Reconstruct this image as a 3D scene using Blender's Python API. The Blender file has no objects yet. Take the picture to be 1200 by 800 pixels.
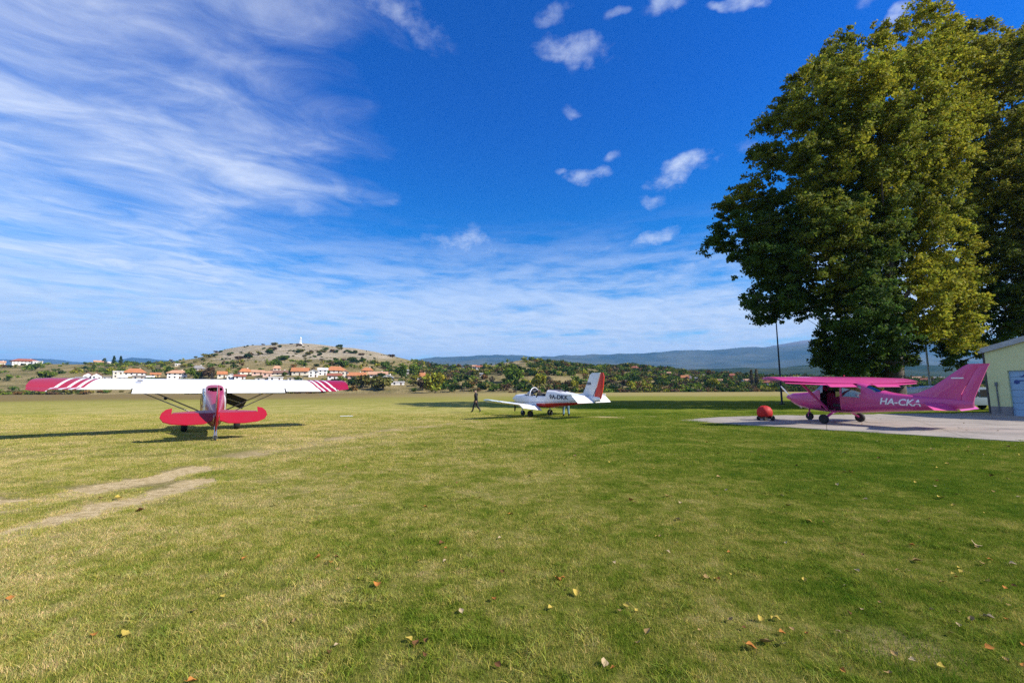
import bpy, math, random
import numpy as np
from mathutils import Vector, Matrix, noise as mnoise
R = math.radians
random.seed(7); rng = np.random.default_rng(7)
scn = bpy.context.scene
COL = scn.collection

# ------------------------------------------------------------------ camera
F, PIT, ROLL, H = 510.0, 0.1113, 0.0039, 1.733
cd = bpy.data.cameras.new('camera'); cam = bpy.data.objects.new('camera', cd); COL.objects.link(cam)
cd.sensor_fit = 'HORIZONTAL'; cd.sensor_width = 36; cd.lens = F/1200*36
cd.clip_start = .05; cd.clip_end = 60000
cam.matrix_world = Matrix.Translation((0, 0, H)) @ Matrix.Rotation(R(90)+PIT, 4, 'X') @ Matrix.Rotation(-ROLL, 4, 'Z')
scn.camera = cam

def pdir(px, py):
    """world direction of a point of the photograph (1200 x 800)"""
    x, y = px-600, 400-py
    c, s = math.cos(ROLL), math.sin(ROLL); x, y = x*c+y*s, -x*s+y*c
    return Vector((x, F*math.cos(PIT)-y*math.sin(PIT), F*math.sin(PIT)+y*math.cos(PIT))).normalized()
def ground(px, py):
    d = pdir(px, py); t = H/-d.z
    return Vector((d.x*t, d.y*t, 0))
def at(px, py, Y):
    d = pdir(px, py); return Vector((0, 0, H)) + d*(Y/d.y)
def project(X, Y, Z):
    Z = Z-H; c, s = np.cos(PIT), np.sin(PIT)
    d = Y*c+Z*s; u = -Y*s+Z*c
    x, y = X/d*F, u/d*F; c, s = math.cos(ROLL), math.sin(ROLL)
    return 600+x*c-y*s, 400-(x*s+y*c)

# ------------------------------------------------------------------ sun, sky, exposure
SUN_EL = R(36.5)
SUN_TO = Vector((-.95, .31, 0)).normalized()       # where the light travels, on the ground
sd = Vector((-SUN_TO.x*math.cos(SUN_EL), -SUN_TO.y*math.cos(SUN_EL), math.sin(SUN_EL)))
sl = bpy.data.lights.new('sun', 'SUN'); so = bpy.data.objects.new('sun', sl); COL.objects.link(so)
sl.energy = 4.2; sl.angle = R(.53); sl.color = (1, .93, .82)
so.rotation_euler = sd.to_track_quat('Z', 'Y').to_euler(); so.location = (40, -20, 60)
scn.view_settings.view_transform = 'Standard'; scn.view_settings.look = 'None'
scn.view_settings.exposure = 0.95; scn.view_settings.gamma = 1
scn.cycles.max_bounces = 6; scn.cycles.transparent_max_bounces = 12; scn.cycles.volume_bounces = 0
scn.cycles.use_denoising = False; scn.cycles.denoiser = 'OPENIMAGEDENOISE'; scn.cycles.denoising_input_passes = 'RGB_ALBEDO_NORMAL'; scn.cycles.denoising_prefilter = 'ACCURATE'
scn.cycles.sample_clamp_indirect = 4

class NT:
    def __init__(s, nt): s.nt = nt
    def n(s, kind, **kw):
        nd = s.nt.nodes.new('ShaderNode'+kind); ins = kw.pop('i', {})
        for k, v in kw.items(): setattr(nd, k, v)
        for k, v in ins.items():
            if isinstance(v, bpy.types.NodeSocket): s.nt.links.new(v, nd.inputs[k])
            else: nd.inputs[k].default_value = v
        return nd
    def m(s, op, a, b=0.0, c=0.0, clamp=False):
        nd = s.nt.nodes.new('ShaderNodeMath'); nd.operation = op; nd.use_clamp = clamp
        for k, v in enumerate((a, b, c)):
            if isinstance(v, bpy.types.NodeSocket): s.nt.links.new(v, nd.inputs[k])
            else: nd.inputs[k].default_value = v
        return nd.outputs[0]
    def mix(s, f, a, b, blend='MIX'):
        nd = s.nt.nodes.new('ShaderNodeMix'); nd.data_type = 'RGBA'; nd.blend_type = blend
        for k, v in ((0, f), (6, a), (7, b)):
            if isinstance(v, bpy.types.NodeSocket): s.nt.links.new(v, nd.inputs[k])
            else: nd.inputs[k].default_value = v if k == 0 else (tuple(v)+(1,))[:4]
        return nd.outputs[2]
    def ramp(s, f, stops, interp='LINEAR'):
        nd = s.nt.nodes.new('ShaderNodeValToRGB'); cr = nd.color_ramp; cr.interpolation = interp
        while len(cr.elements) < len(stops): cr.elements.new(.5)
        for e, (p, c) in zip(cr.elements, stops):
            e.position = p; e.color = (tuple(c)+(1,))[:4] if hasattr(c, '__len__') else (c, c, c, 1)
        s.nt.links.new(f, nd.inputs[0]); return nd.outputs[0]
    def noise(s, vec, scale, detail=4, rough=.55, dist=0.0):
        nd = s.n('TexNoise', i={'Vector': vec, 'Scale': scale, 'Detail': detail, 'Roughness': rough, 'Distortion': dist})
        return nd.outputs[0]

def sky():
    w = bpy.data.worlds.new('World'); scn.world = w; w.use_nodes = True
    nt = w.node_tree; nt.nodes.clear(); T = NT(nt)
    out = T.n('OutputWorld')
    st = T.n('TexSky', sky_type='NISHITA', sun_disc=False, sun_elevation=SUN_EL,
             sun_rotation=math.atan2(sd.x, sd.y), air_density=1.0, dust_density=.15, ozone_density=3.0, altitude=300)
    hs = T.n('HueSaturation', i={'Color': st.outputs[0], 'Saturation': 1.75, 'Value': SKYV})
    tc = T.n('TexCoord').outputs['Generated']
    zs = T.n('SeparateXYZ', i={0: tc}).outputs[2]
    tone = T.mix(T.n('MapRange', interpolation_type='SMOOTHSTEP', i={0: zs, 1: .12, 2: .62, 3: 0.0, 4: 1.0}).outputs[0], (.70, 1.10, 1.22), (.0, .76, 1.34))
    skyc = T.mix(1.0, hs.outputs[0], tone, 'MULTIPLY')
    sx = T.n('SeparateXYZ', i={0: tc}); x, y, z = sx.outputs
    zz = T.m('ADD', T.m('MAXIMUM', z, 0.0), .08)
    q = T.n('CombineXYZ', i={0: T.m('DIVIDE', x, zz), 1: T.m('DIVIDE', y, zz), 2: 0.0}).outputs[0]
    # bend of the streaks
    wn = T.n('TexNoise', i={'Vector': q, 'Scale': .45, 'Detail': 2.0})
    warp = T.n('VectorMath', operation='MULTIPLY_ADD', i={0: wn.outputs[1], 1: (.9, .9, 0), 2: q}).outputs[0]
    rot = T.n('Mapping', i={'Vector': warp, 'Rotation': (0, 0, R(-38)), 'Scale': (1, 1, 1)}).outputs[0]
    st1 = T.n('VectorMath', operation='MULTIPLY', i={0: rot, 1: (.5, 1.3, 1)}).outputs[0]
    st2 = T.n('VectorMath', operation='MULTIPLY', i={0: rot, 1: (1.2, 1.9, 1)}).outputs[0]
    c1 = T.noise(st1, 1.1, 5, .55, .35)
    c2 = T.noise(st2, 3.4, 6, .6, .6)
    c3 = T.noise(warp, .8, 3, .5)
    az = T.m('DIVIDE', x, T.m('MAXIMUM', y, .05))            # left negative, right positive
    cover = T.m('SUBTRACT', .17, T.m('MULTIPLY', T.n('MapRange', interpolation_type='SMOOTHSTEP', i={0: az, 1: -.75, 2: .12, 3: 0.0, 4: 1.0}).outputs[0], .46))
    lowc = T.n('MapRange', interpolation_type='SMOOTHSTEP', i={0: z, 1: .33, 2: .02, 3: 0.0, 4: 1.0}).outputs[0]
    cover = T.m('ADD', cover, T.m('MULTIPLY', lowc, .17))
    s = T.m('ADD', T.m('MULTIPLY', c1, .85), T.m('ADD', T.m('MULTIPLY', c2, .38), T.m('MULTIPLY', c3, .35)))
    s = T.m('ADD', s, cover)
    cir = T.n('MapRange', interpolation_type='SMOOTHSTEP', i={0: s, 1: .68, 2: 1.22, 3: 0.0, 4: .9}).outputs[0]
    # thin banks low over the horizon
    hb = T.n('VectorMath', operation='MULTIPLY', i={0: tc, 1: (2.4, 2.4, 17)}).outputs[0]
    nb = T.noise(hb, 1.6, 6, .6, .3)
    nb2 = T.noise(T.n('VectorMath', operation='MULTIPLY', i={0: tc, 1: (7, 7, 30)}).outputs[0], 3.0, 5, .6)
    hm = T.n('MapRange', interpolation_type='SMOOTHSTEP', i={0: z, 1: .40, 2: .10, 3: 0.0, 4: 1.0}).outputs[0]
    hv = T.m('ADD', T.m('MULTIPLY', nb, .75), T.m('MULTIPLY', nb2, .25))
    hv = T.n('MapRange', interpolation_type='SMOOTHSTEP', i={0: T.m('ADD', hv, T.m('MULTIPLY', hm, .19)), 1: .40, 2: .68, 3: 0.0, 4: .92}).outputs[0]
    bank = T.m('MULTIPLY', hv, hm)
    tot = T.m('MAXIMUM', cir, bank)
    # small separate puffs
    pn = T.noise(T.n('VectorMath', operation='MULTIPLY', i={0: tc, 1: (1, 1, 1.6)}).outputs[0], 16, 6, .65)
    pn2 = T.n('TexNoise', i={'Vector': tc, 'Scale': 9.0, 'Detail': 4.0})
    wdir = T.n('VectorMath', operation='MULTIPLY_ADD', i={0: T.n('VectorMath', operation='SUBTRACT', i={0: pn2.outputs[1], 1: (.5, .5, .5)}).outputs[0], 1: (.13, .13, .10), 2: tc}).outputs[0]
    for px, py, rx, ry, tilt, amp in ((800, 200, 52, 20, 14, 1.0), (768, 232, 24, 11, 10, .72), (765, 278, 38, 14, 17, .95), (690, 208, 36, 15, 12, .75),
                                (728, 178, 18, 9, 10, .5), (670, 130, 22, 9, 0, .5), (672, 60, 50, 24, -14, .6), (780, 8, 32, 18, 16, .75), (656, 8, 24, 16, 0, .45),
                                (720, 17, 18, 10, 0, .42), (1046, 14, 26, 9, 14, .95), (862, 2, 28, 9, 0, .8), (885, 165, 34, 14, 0, .6), (950, 280, 70, 24, -4, 1.0),
                                (620, 317, 28, 10, 0, .5), (690, 302, 30, 8, 8, .45), (815, 322, 90, 18, 5, .6), (545, 285, 60, 20, -4, .7), (455, 8, 80, 26, -12, .45),
                                (1010, 2, 30, 10, 0, .5), (655, 208, 12, 7, 0, .5)):
        d = pdir(px, py); r_ = Vector((d.y, -d.x, 0)).normalized(); u_ = r_.cross(d)
        t = R(tilt); a = r_*math.cos(t)+u_*math.sin(t); b = u_*math.cos(t)-r_*math.sin(t)
        df = T.n('VectorMath', operation='SUBTRACT', i={0: wdir, 1: tuple(d)}).outputs[0]
        k = d.y*math.cos(PIT)+d.z*math.sin(PIT); sc = k/F
        ca = T.m('DIVIDE', T.n('VectorMath', operation='DOT_PRODUCT', i={0: df, 1: tuple(a)}).outputs['Value'], rx*sc*.95)
        cb = T.m('DIVIDE', T.n('VectorMath', operation='DOT_PRODUCT', i={0: df, 1: tuple(b)}).outputs['Value'], ry*sc*.95)
        r2 = T.m('ADD', T.m('MULTIPLY', ca, ca), T.m('MULTIPLY', cb, cb))
        e = T.m('ADD', T.m('SUBTRACT', 1.0, r2), T.m('MULTIPLY', T.m('SUBTRACT', pn, .5), 3.4))
        e = T.n('MapRange', interpolation_type='SMOOTHSTEP', i={0: e, 1: .05, 2: 2.15, 3: 0.0, 4: min(1, amp*1.0)}).outputs[0]
        fall = T.n('MapRange', interpolation_type='SMOOTHSTEP', i={0: r2, 1: 1.9, 2: .7, 3: 0.0, 4: 1.0}).outputs[0]
        tot = T.m('MAXIMUM', tot, T.m('MULTIPLY', e, fall))
    # grey undersides and white tops of the cloud sheets
    cc = T.mix(T.n('MapRange', i={0: T.m('ADD', T.m('MULTIPLY', c2, .6), T.m('MULTIPLY', nb, .4)), 1: .38, 2: .62, 3: 0.0, 4: 1.0}).outputs[0], CLOUD_A, CLOUD_B)
    low = T.n('MapRange', interpolation_type='SMOOTHSTEP', i={0: z, 1: .30, 2: .0, 3: 0.0, 4: 1.0}).outputs[0]
    cc = T.mix(T.m('MULTIPLY', low, .5), cc, CLOUD_LOW)
    fin = T.mix(tot, skyc, cc)
    bg = T.n('Background', i={0: fin, 1: .085})
    nt.links.new(bg.outputs[0], out.inputs[0])
SKYV = .90
CLOUD_A = (3.9, 4.6, 6.0); CLOUD_B = (5.9, 6.3, 7.0); CLOUD_LOW = (4.5, 4.8, 5.3)
sky()

# ------------------------------------------------------------------ helpers
def mat(name, col, rough=.6, metal=0.0, spec=.5, noise=0.0, nscale=3.0, coat=0.0, col2=None, nd=5, bump=0.0, bscale=40.0):
    m = bpy.data.materials.new(name); m.use_nodes = True; T = NT(m.node_tree)
    b = m.node_tree.nodes['Principled BSDF']
    b.inputs['Roughness'].default_value = rough; b.inputs['Metallic'].default_value = metal
    b.inputs['Specular IOR Level'].default_value = spec; b.inputs['Coat Weight'].default_value = coat
    tc = T.n('TexCoord').outputs['Object']
    if noise or col2:
        f = T.n('MapRange', i={0: T.noise(tc, nscale, nd), 1: .35, 2: .65, 3: 0.0, 4: 1.0}).outputs[0]
        c2 = col2 or tuple(min(1, c*(1-noise)) for c in col)
        m.node_tree.links.new(T.mix(f, c2, col), b.inputs['Base Color'])
        m.node_tree.links.new(T.m('ADD', T.m('MULTIPLY', f, -.1), rough+.05), b.inputs['Roughness'])
    else: b.inputs['Base Color'].default_value = tuple(col)+(1,)
    if bump:
        bp = T.n('Bump', i={'Height': T.noise(tc, bscale, 4), 'Strength': bump, 'Distance': .02})
        m.node_tree.links.new(bp.outputs[0], b.inputs['Normal'])
    return m
def attr_mat(name, rough=.7, trans=0.0, attr='tint', noise=0.0, nscale=1.0, spec=.3):
    m = bpy.data.materials.new(name); m.use_nodes = True; T = NT(m.node_tree)
    b = m.node_tree.nodes['Principled BSDF']; o = m.node_tree.nodes['Material Output']
    b.inputs['Roughness'].default_value = rough; b.inputs['Specular IOR Level'].default_value = spec
    a = T.n('Attribute', attribute_name=attr).outputs['Color']
    if noise:
        g = T.n('NewGeometry').outputs['Position']
        f = T.n('MapRange', i={0: T.noise(g, nscale, 3), 1: .3, 2: .7, 3: 1-noise, 4: 1+noise}).outputs[0]
        a = T.n('VectorMath', operation='SCALE', i={0: a, 'Scale': f}).outputs[0]
    m.node_tree.links.new(a, b.inputs['Base Color'])
    if trans:
        t = T.n('BsdfTranslucent', i={0: a}); mx = T.n('MixShader', i={0: trans, 1: b.outputs[0], 2: t.outputs[0]})
        m.node_tree.links.new(mx.outputs[0], o.inputs[0])
    return m

def link_mesh(name, me, m=None, parent=None):
    o = bpy.data.objects.new(name, me); COL.objects.link(o)
    if m is not None:
        for k in (m if isinstance(m, (list, tuple)) else [m]): me.materials.append(k)
    if parent: o.parent = parent
    return o
def np_mesh(name, V, Fc, tint=None, smooth=False):
    """numpy verts (n,3), faces (m,k)"""
    me = bpy.data.meshes.new(name); V = np.asarray(V, np.float32); Fc = np.asarray(Fc, np.int32)
    k = Fc.shape[1]
    me.vertices.add(len(V)); me.vertices.foreach_set('co', V.ravel())
    me.loops.add(Fc.size); me.loops.foreach_set('vertex_index', Fc.ravel())
    me.polygons.add(len(Fc)); me.polygons.foreach_set('loop_start', np.arange(0, Fc.size, k, dtype=np.int32))
    me.polygons.foreach_set('loop_total', np.full(len(Fc), k, np.int32))
    me.update(calc_edges=True)
    if smooth: me.shade_smooth()
    if tint is not None:
        a = me.color_attributes.new('tint', 'FLOAT_COLOR', 'POINT')
        a.data.foreach_set('color', np.concatenate([tint, np.ones((len(tint), 1))], 1).astype(np.float32).ravel())
    return me
class MB:
    """collects shapes, then builds ONE mesh object"""
    def __init__(s): s.v = []; s.f = []; s.mi = []
    def add(s, vs, fs, mi=0):
        o = len(s.v); s.v += [tuple(v) for v in vs]; s.f += [tuple(i+o for i in f) for f in fs]; s.mi += [mi]*len(fs); return s
    def box(s, c, d, rz=0, mi=0, mat4=None, bev=0):
        hx, hy, hz = d[0]/2, d[1]/2, d[2]/2
        if bev:
            pts = []; b = min(bev, hx*.9, hy*.9, hz*.9)
            for z, ins in ((-hz, b), (-hz+b, 0), (hz-b, 0), (hz, b)):
                for sx, sy in ((-1, -1), (1, -1), (1, 1), (-1, 1)): pts.append((sx*(hx-ins), sy*(hy-ins), z))
            fs = [(3, 2, 1, 0), (12, 13, 14, 15)]+[(4*l+k, 4*l+(k+1) % 4, 4*l+4+(k+1) % 4, 4*l+4+k) for l in range(3) for k in range(4)]
        else:
            pts = [(x*hx, y*hy, z*hz) for z in (-1, 1) for x, y in ((-1, -1), (1, -1), (1, 1), (-1, 1))]
            fs = [(3, 2, 1, 0), (4, 5, 6, 7), (0, 1, 5, 4), (1, 2, 6, 5), (2, 3, 7, 6), (3, 0, 4, 7)]
        M = mat4 or Matrix.Rotation(rz, 4, 'Z')
        return s.add([Vector(c)+(M.to_3x3() @ Vector(p)) for p in pts], fs, mi)
    def tube(s, pts, r, n=8, mi=0, flat=1.0, cap=True):
        pts = [Vector(p) for p in pts]; rs = r if hasattr(r, '__len__') else [r]*len(pts)
        rings = []; up = None
        for i, p in enumerate(pts):
            t = (pts[min(i+1, len(pts)-1)]-pts[max(i-1, 0)]).normalized()
            if up is None: up = Vector((0, 0, 1)) if abs(t.z) < .9 else Vector((1, 0, 0))
            a = t.cross(up).normalized(); b = a.cross(t).normalized(); up = b
            rings.append([p+a*math.cos(2*math.pi*k/n)*rs[i]*flat+b*math.sin(2*math.pi*k/n)*rs[i] for k in range(n)])
        vs = [v for rg in rings for v in rg]
        fs = [(i*n+k, i*n+(k+1) % n, (i+1)*n+(k+1) % n, (i+1)*n+k) for i in range(len(pts)-1) for k in range(n)]
        if cap: fs += [tuple(range(n-1, -1, -1)), tuple((len(pts)-1)*n+k for k in range(n))]
        return s.add(vs, fs, mi)
    def lathe(s, prof, c, axis='Z', n=20, mi=0):
        vs = []; L = len(prof)
        for r, h in prof:
            for k in range(n):
                a = 2*math.pi*k/n; x, y = r*math.cos(a), r*math.sin(a)
                p = {'Z': (x, y, h), 'Y': (x, h, y), 'X': (h, x, y)}[axis]
                vs.append((c[0]+p[0], c[1]+p[1], c[2]+p[2]))
        fs = [(i*n+k, i*n+(k+1) % n, (i+1)*n+(k+1) % n, (i+1)*n+k) for i in range(L-1) for k in range(n)]
        if prof[0][0] > 1e-4: fs.append(tuple(range(n)))
        if prof[-1][0] > 1e-4: fs.append(tuple((L-1)*n+k for k in range(n)))
        return s.add(vs, fs, mi)
    def loft(s, rings, mi=0, closed=True, cap=True):
        n = len(rings[0]); vs = [p for r in rings for p in r]; m = n if closed else n-1
        fs = [(i*n+k, i*n+(k+1) % n, (i+1)*n+(k+1) % n, (i+1)*n+k) for i in range(len(rings)-1) for k in range(m)]
        if cap: fs += [tuple(range(n-1, -1, -1)), tuple((len(rings)-1)*n+k for k in range(n))]
        return s.add(vs, fs, mi)
    def build(s, name, m, parent=None, smooth=None):
        import bmesh
        me = bpy.data.meshes.new(name); me.from_pydata(s.v, [], s.f); me.polygons.foreach_set('material_index', s.mi)
        bm = bmesh.new(); bm.from_mesh(me); bmesh.ops.recalc_face_normals(bm, faces=bm.faces); bm.to_mesh(me); bm.free()
        if smooth is not None: me.shade_smooth(); me.set_sharp_from_angle(angle=R(smooth))
        me.update(); return link_mesh(name, me, m, parent)
def tag(o, label=None, cat=None, group=None, kind=None):
    if label: o['label'] = label
    if cat: o['category'] = cat
    if group: o['group'] = group
    if kind: o['kind'] = kind
    return o
def empty(name, loc, rot=(0, 0, 0)):
    o = bpy.data.objects.new(name, None); COL.objects.link(o); o.location = loc; o.rotation_euler = rot; o.empty_display_size = .3
    return o
def copy_tree(o, parent=None):
    c = o.copy(); COL.objects.link(c); c.parent = parent
    for ch in [k for k in COL.objects if k.parent == o]: copy_tree(ch, c)
    return c
def text_mesh(txt, size, shear=0.0, bold=0.0):
    """flat text as (verts, faces), centred on x, baseline at 0"""
    cu = bpy.data.curves.new('t', 'FONT'); cu.body = txt; cu.size = size; cu.shear = shear; cu.align_x = 'CENTER'; cu.offset = bold
    cu.resolution_u = 4
    o = bpy.data.objects.new('t', cu); COL.objects.link(o)
    me = bpy.data.meshes.new_from_object(o.evaluated_get(bpy.context.evaluated_depsgraph_get()))
    vs = [tuple(v.co) for v in me.vertices]; fs = [tuple(p.vertices) for p in me.polygons]
    bpy.data.objects.remove(o); bpy.data.curves.remove(cu); bpy.data.meshes.remove(me)
    return vs, fs

# ------------------------------------------------------------------ ground
TRACKS = [([(-60, 590), (0, 596), (60, 583), (120, 571), (170, 562), (235, 547)], .5), ([(-60, 640), (0, 632), (60, 612), (130, 592), (180, 580), (238, 562)], .5),
          ([(270, 536), (340, 524), (420, 510), (480, 501), (560, 494), (640, 489), (760, 488)], .55), ([(690, 488.5), (740, 489.5)], .5)]
TR = [(np.array([ground(*p)[:2] for p in t]), w) for t, w in TRACKS]
BARE = [(ground(1050, 755), .42, .24, .9), (ground(345, 672), .2, .12, .3), (ground(610, 560), .6, .3, .3)]
def seg_dist(P, A, B):
    d = B-A; t = np.clip(((P-A) @ d)/(d @ d), 0, 1); return np.linalg.norm(P-(A+t[:, None]*d), axis=1)
_gr = rng.random((64, 64))
def vnoise(P, s):
    q = P*s; i = np.floor(q).astype(int); f = q-i; f = f*f*(3-2*f); g = lambda a, b: _gr[a % 64, b % 64]
    x, y = i[:, 0], i[:, 1]
    return (g(x, y)*(1-f[:, 0])+g(x+1, y)*f[:, 0])*(1-f[:, 1])+(g(x, y+1)*(1-f[:, 0])+g(x+1, y+1)*f[:, 0])*f[:, 1]
def soil_mask(P):
    m = np.zeros(len(P)); n = vnoise(P, 1.7)*.5+vnoise(P, 5.1)*.5
    for k, (T_, w) in enumerate(TR):
        d = np.full(len(P), 1e9)
        for i in range(len(T_)-1): d = np.minimum(d, seg_dist(P, T_[i], T_[i+1]))
        s = np.clip(1.45-(d/w)**1.5, 0, 1)*np.clip(1.9*n+.15+.6*(vnoise(P, 11)-.5), 0, 1)
        m = np.maximum(m, s*(1.0 if k < 2 else .62))
    for c, rx, ry, a in BARE:
        r = np.sqrt(((P[:, 0]-c.x)/rx)**2+((P[:, 1]-c.y)/ry)**2)
        m = np.maximum(m, np.clip(1.3-r, 0, 1)*a*np.clip(2.2*n-.3, 0, 1))
    return m
def axis(lo, hi, step, lim, g=1.13):
    a = list(np.arange(lo, hi, step)); s = step
    while a[-1] < lim: s *= g; a.append(a[-1]+s)
    b = []; s = step; x = lo
    while x > -lim: s *= g; x -= s; b.append(x)
    return np.array(b[::-1]+a)

def field_material(name, blades=False):
    """short grass: patches of green, straw and moss, a dry far belt; the same pattern for soil sheet and blades"""
    m = bpy.data.materials.new(name); m.use_nodes = True; T = NT(m.node_tree); L = m.node_tree.links
    b = m.node_tree.nodes['Principled BSDF']; o = m.node_tree.nodes['Material Output']
    b.inputs['Roughness'].default_value = .75; b.inputs['Specular IOR Level'].default_value = 0
    P = T.n('NewGeometry').outputs['Position']; X, Y, Z = T.n('SeparateXYZ', i={0: P}).outputs
    n1 = T.noise(P, .16, 4, .6); n2 = T.noise(P, .9, 5, .65); n3 = T.noise(P, 4.5, 5, .7); n4 = T.noise(P, 30, 4, .7)
    # straw share: higher on the left and in the middle, low on the right
    side = T.n('MapRange', i={0: X, 1: -5.0, 2: 7.0, 3: .11, 4: -.10}).outputs[0]
    s = T.m('ADD', T.m('ADD', T.m('MULTIPLY', n1, .40), T.m('MULTIPLY', n2, .55)), T.m('ADD', T.m('MULTIPLY', n3, .58), T.m('ADD', side, T.m('MULTIPLY', n4, .18))))
    f = T.n('MapRange', i={0: s, 1: .66, 2: 1.08, 3: 0.0, 4: 1.0}).outputs[0]
    if blades:
        col = T.ramp(f, [(0, (.10, .175, .015)), (.3, (.18, .235, .026)), (.58, (.33, .32, .065)), (1, (.54, .45, .18))])
        a = T.n('Attribute', attribute_name='tint').outputs['Color']
        col = T.mix(1.0, col, a, 'MULTIPLY')
    else:
        col = T.ramp(f, [(0, (.075, .12, .013)), (.3, (.15, .18, .022)), (.58, (.27, .265, .058)), (1, (.45, .37, .14))])
        so_ = T.n('Attribute', attribute_name='soil').outputs['Fac']
        soilc = T.mix(T.n('MapRange', i={0: T.noise(P, 9, 6, .75), 1: .35, 2: .62, 3: 0.0, 4: 1.0}).outputs[0], (.34, .25, .11), (.60, .47, .26))
        spk = T.n('MapRange', i={0: n4, 1: .3, 2: .55, 3: .75, 4: 1.6}).outputs[0]
        col = T.mix(T.m('MULTIPLY', so_, spk, clamp=True), col, soilc)
        fine = T.n('MapRange', i={0: T.noise(P, 55, 4, .8), 1: .3, 2: .7, 3: .62, 4: 1.3}).outputs[0]
        col = T.n('VectorMath', operation='SCALE', i={0: col, 'Scale': fine}).outputs[0]
    if not blades:      # ground colour darker in the near field, so the blades stand out
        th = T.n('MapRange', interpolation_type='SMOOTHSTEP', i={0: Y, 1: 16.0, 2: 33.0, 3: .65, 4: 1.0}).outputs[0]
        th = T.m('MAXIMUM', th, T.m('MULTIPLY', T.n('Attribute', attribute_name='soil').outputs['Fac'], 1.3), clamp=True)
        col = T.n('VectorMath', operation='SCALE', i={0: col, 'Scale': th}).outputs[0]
    # far belts across the field
    yw = T.m('ADD', Y, T.m('MULTIPLY', T.m('SUBTRACT', T.noise(P, .02, 3), .5), 90.0))
    bn = T.n('VectorMath', operation='MULTIPLY', i={0: P, 1: (.012, .11, 1)}).outputs[0]
    band = T.noise(bn, 1.0, 4, .6)
    col = T.mix(T.n('MapRange', interpolation_type='SMOOTHSTEP', i={0: yw, 1: 42.0, 2: 75.0, 3: 0.0, 4: .55}).outputs[0], col,
                T.mix(band, (.15, .165, .032), (.27, .25, .065)))
    col = T.mix(T.n('MapRange', interpolation_type='SMOOTHSTEP', i={0: yw, 1: 85.0, 2: 150.0, 3: 0.0, 4: .9}).outputs[0], col,
                T.mix(band, (.22, .19, .065), (.38, .30, .13)))
    br = T.m('MULTIPLY', T.n('MapRange', interpolation_type='SMOOTHSTEP', i={0: X, 1: 10.0, 2: -90.0, 3: 0.0, 4: 1.0}).outputs[0],
             T.n('MapRange', interpolation_type='SMOOTHSTEP', i={0: yw, 1: 70.0, 2: 105.0, 3: 0.0, 4: .8}).outputs[0])
    col = T.mix(br, col, T.mix(band, (.13, .095, .045), (.21, .15, .07)))
    L.new(col, b.inputs['Base Color'])
    if blades:
        t = T.n('BsdfTranslucent', i={0: col}); mx = T.n('MixShader', i={0: .3, 1: b.outputs[0], 2: t.outputs[0]}); L.new(mx.outputs[0], o.inputs[0])
    else:
        h = T.m('ADD', T.m('MULTIPLY', n3, .6), T.m('MULTIPLY', T.noise(P, 45, 4, .8), .5))
        bp = T.n('Bump', i={'Height': h, 'Strength': .8, 'Distance': .04}); L.new(bp.outputs[0], b.inputs['Normal'])
    return m
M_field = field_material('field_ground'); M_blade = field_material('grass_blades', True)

def ground_z(P, s=None):
    near = (np.abs(P[:, 0]) < 60) & (P[:, 1] > -5) & (P[:, 1] < 70)
    z = np.where(near, (vnoise(P, .9)-.5)*.03+(vnoise(P, .31)-.5)*.05, 0)*np.clip((60-np.abs(P[:, 0]))/20, 0, 1)*np.clip((70-P[:, 1])/30, 0, 1)
    return z
def make_ground():
    xs = axis(-24, 24, .22, 20000); ys = axis(1.5, 44, .22, 20000)
    GX, GY = np.meshgrid(xs, ys, indexing='ij'); P = np.stack([GX.ravel(), GY.ravel()], 1)
    near = (np.abs(P[:, 0]) < 60) & (P[:, 1] > -5) & (P[:, 1] < 70)
    z = ground_z(P)
    s = np.zeros(len(P)); s[near] = soil_mask(P[near])
    ap = apron_in(P, 1.2); z = np.where(ap, -.03, z-.02*s)
    V = np.column_stack([P, z]); ny = len(ys); i = np.arange(len(xs)-1)[:, None]*ny+np.arange(ny-1)[None, :]; i = i.ravel()
    Fc = np.stack([i, i+ny, i+ny+1, i+1], 1)
    me = np_mesh('ground', V, Fc, smooth=True)
    a = me.attributes.new('soil', 'FLOAT', 'POINT'); a.data.foreach_set('value', s.astype(np.float32))
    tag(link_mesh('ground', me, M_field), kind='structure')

# apron polygon (concrete)
AP = [ground(797, 491.3), ground(880, 486.8), ground(1040, 486), ground(1156, 487.3)]
e0, e1 = ground(800, 493), ground(1200, 517.5)
fd = (e1-e0).normalized()
AP = [ground(797, 491.6), ground(845, 488.6), ground(905, 486.7), Vector((33, 31.5, 0)), Vector((60, 34, 0)), Vector((60, -8, 0)), e0+fd*30, e0]
def apron_in(P, grow=0.0):
    c = np.array([[p.x, p.y] for p in AP]); ctr = np.array([30., 20.])
    c = ctr+(c-ctr)*(1+0*grow); inside = np.zeros(len(P), bool); j = len(c)-1
    for i in range(len(c)):
        xi, yi = c[i]; xj, yj = c[j]
        inside ^= ((yi > P[:, 1]) != (yj > P[:, 1])) & (P[:, 0] < (xj-xi)*(P[:, 1]-yi)/(yj-yi+1e-12)+xi); j = i
    return inside
make_ground()
M_conc = mat('concrete_apron', (.44, .41, .365), .95, 0.0, .1, noise=.25, nscale=.6, bump=.3, bscale=30)
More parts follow.
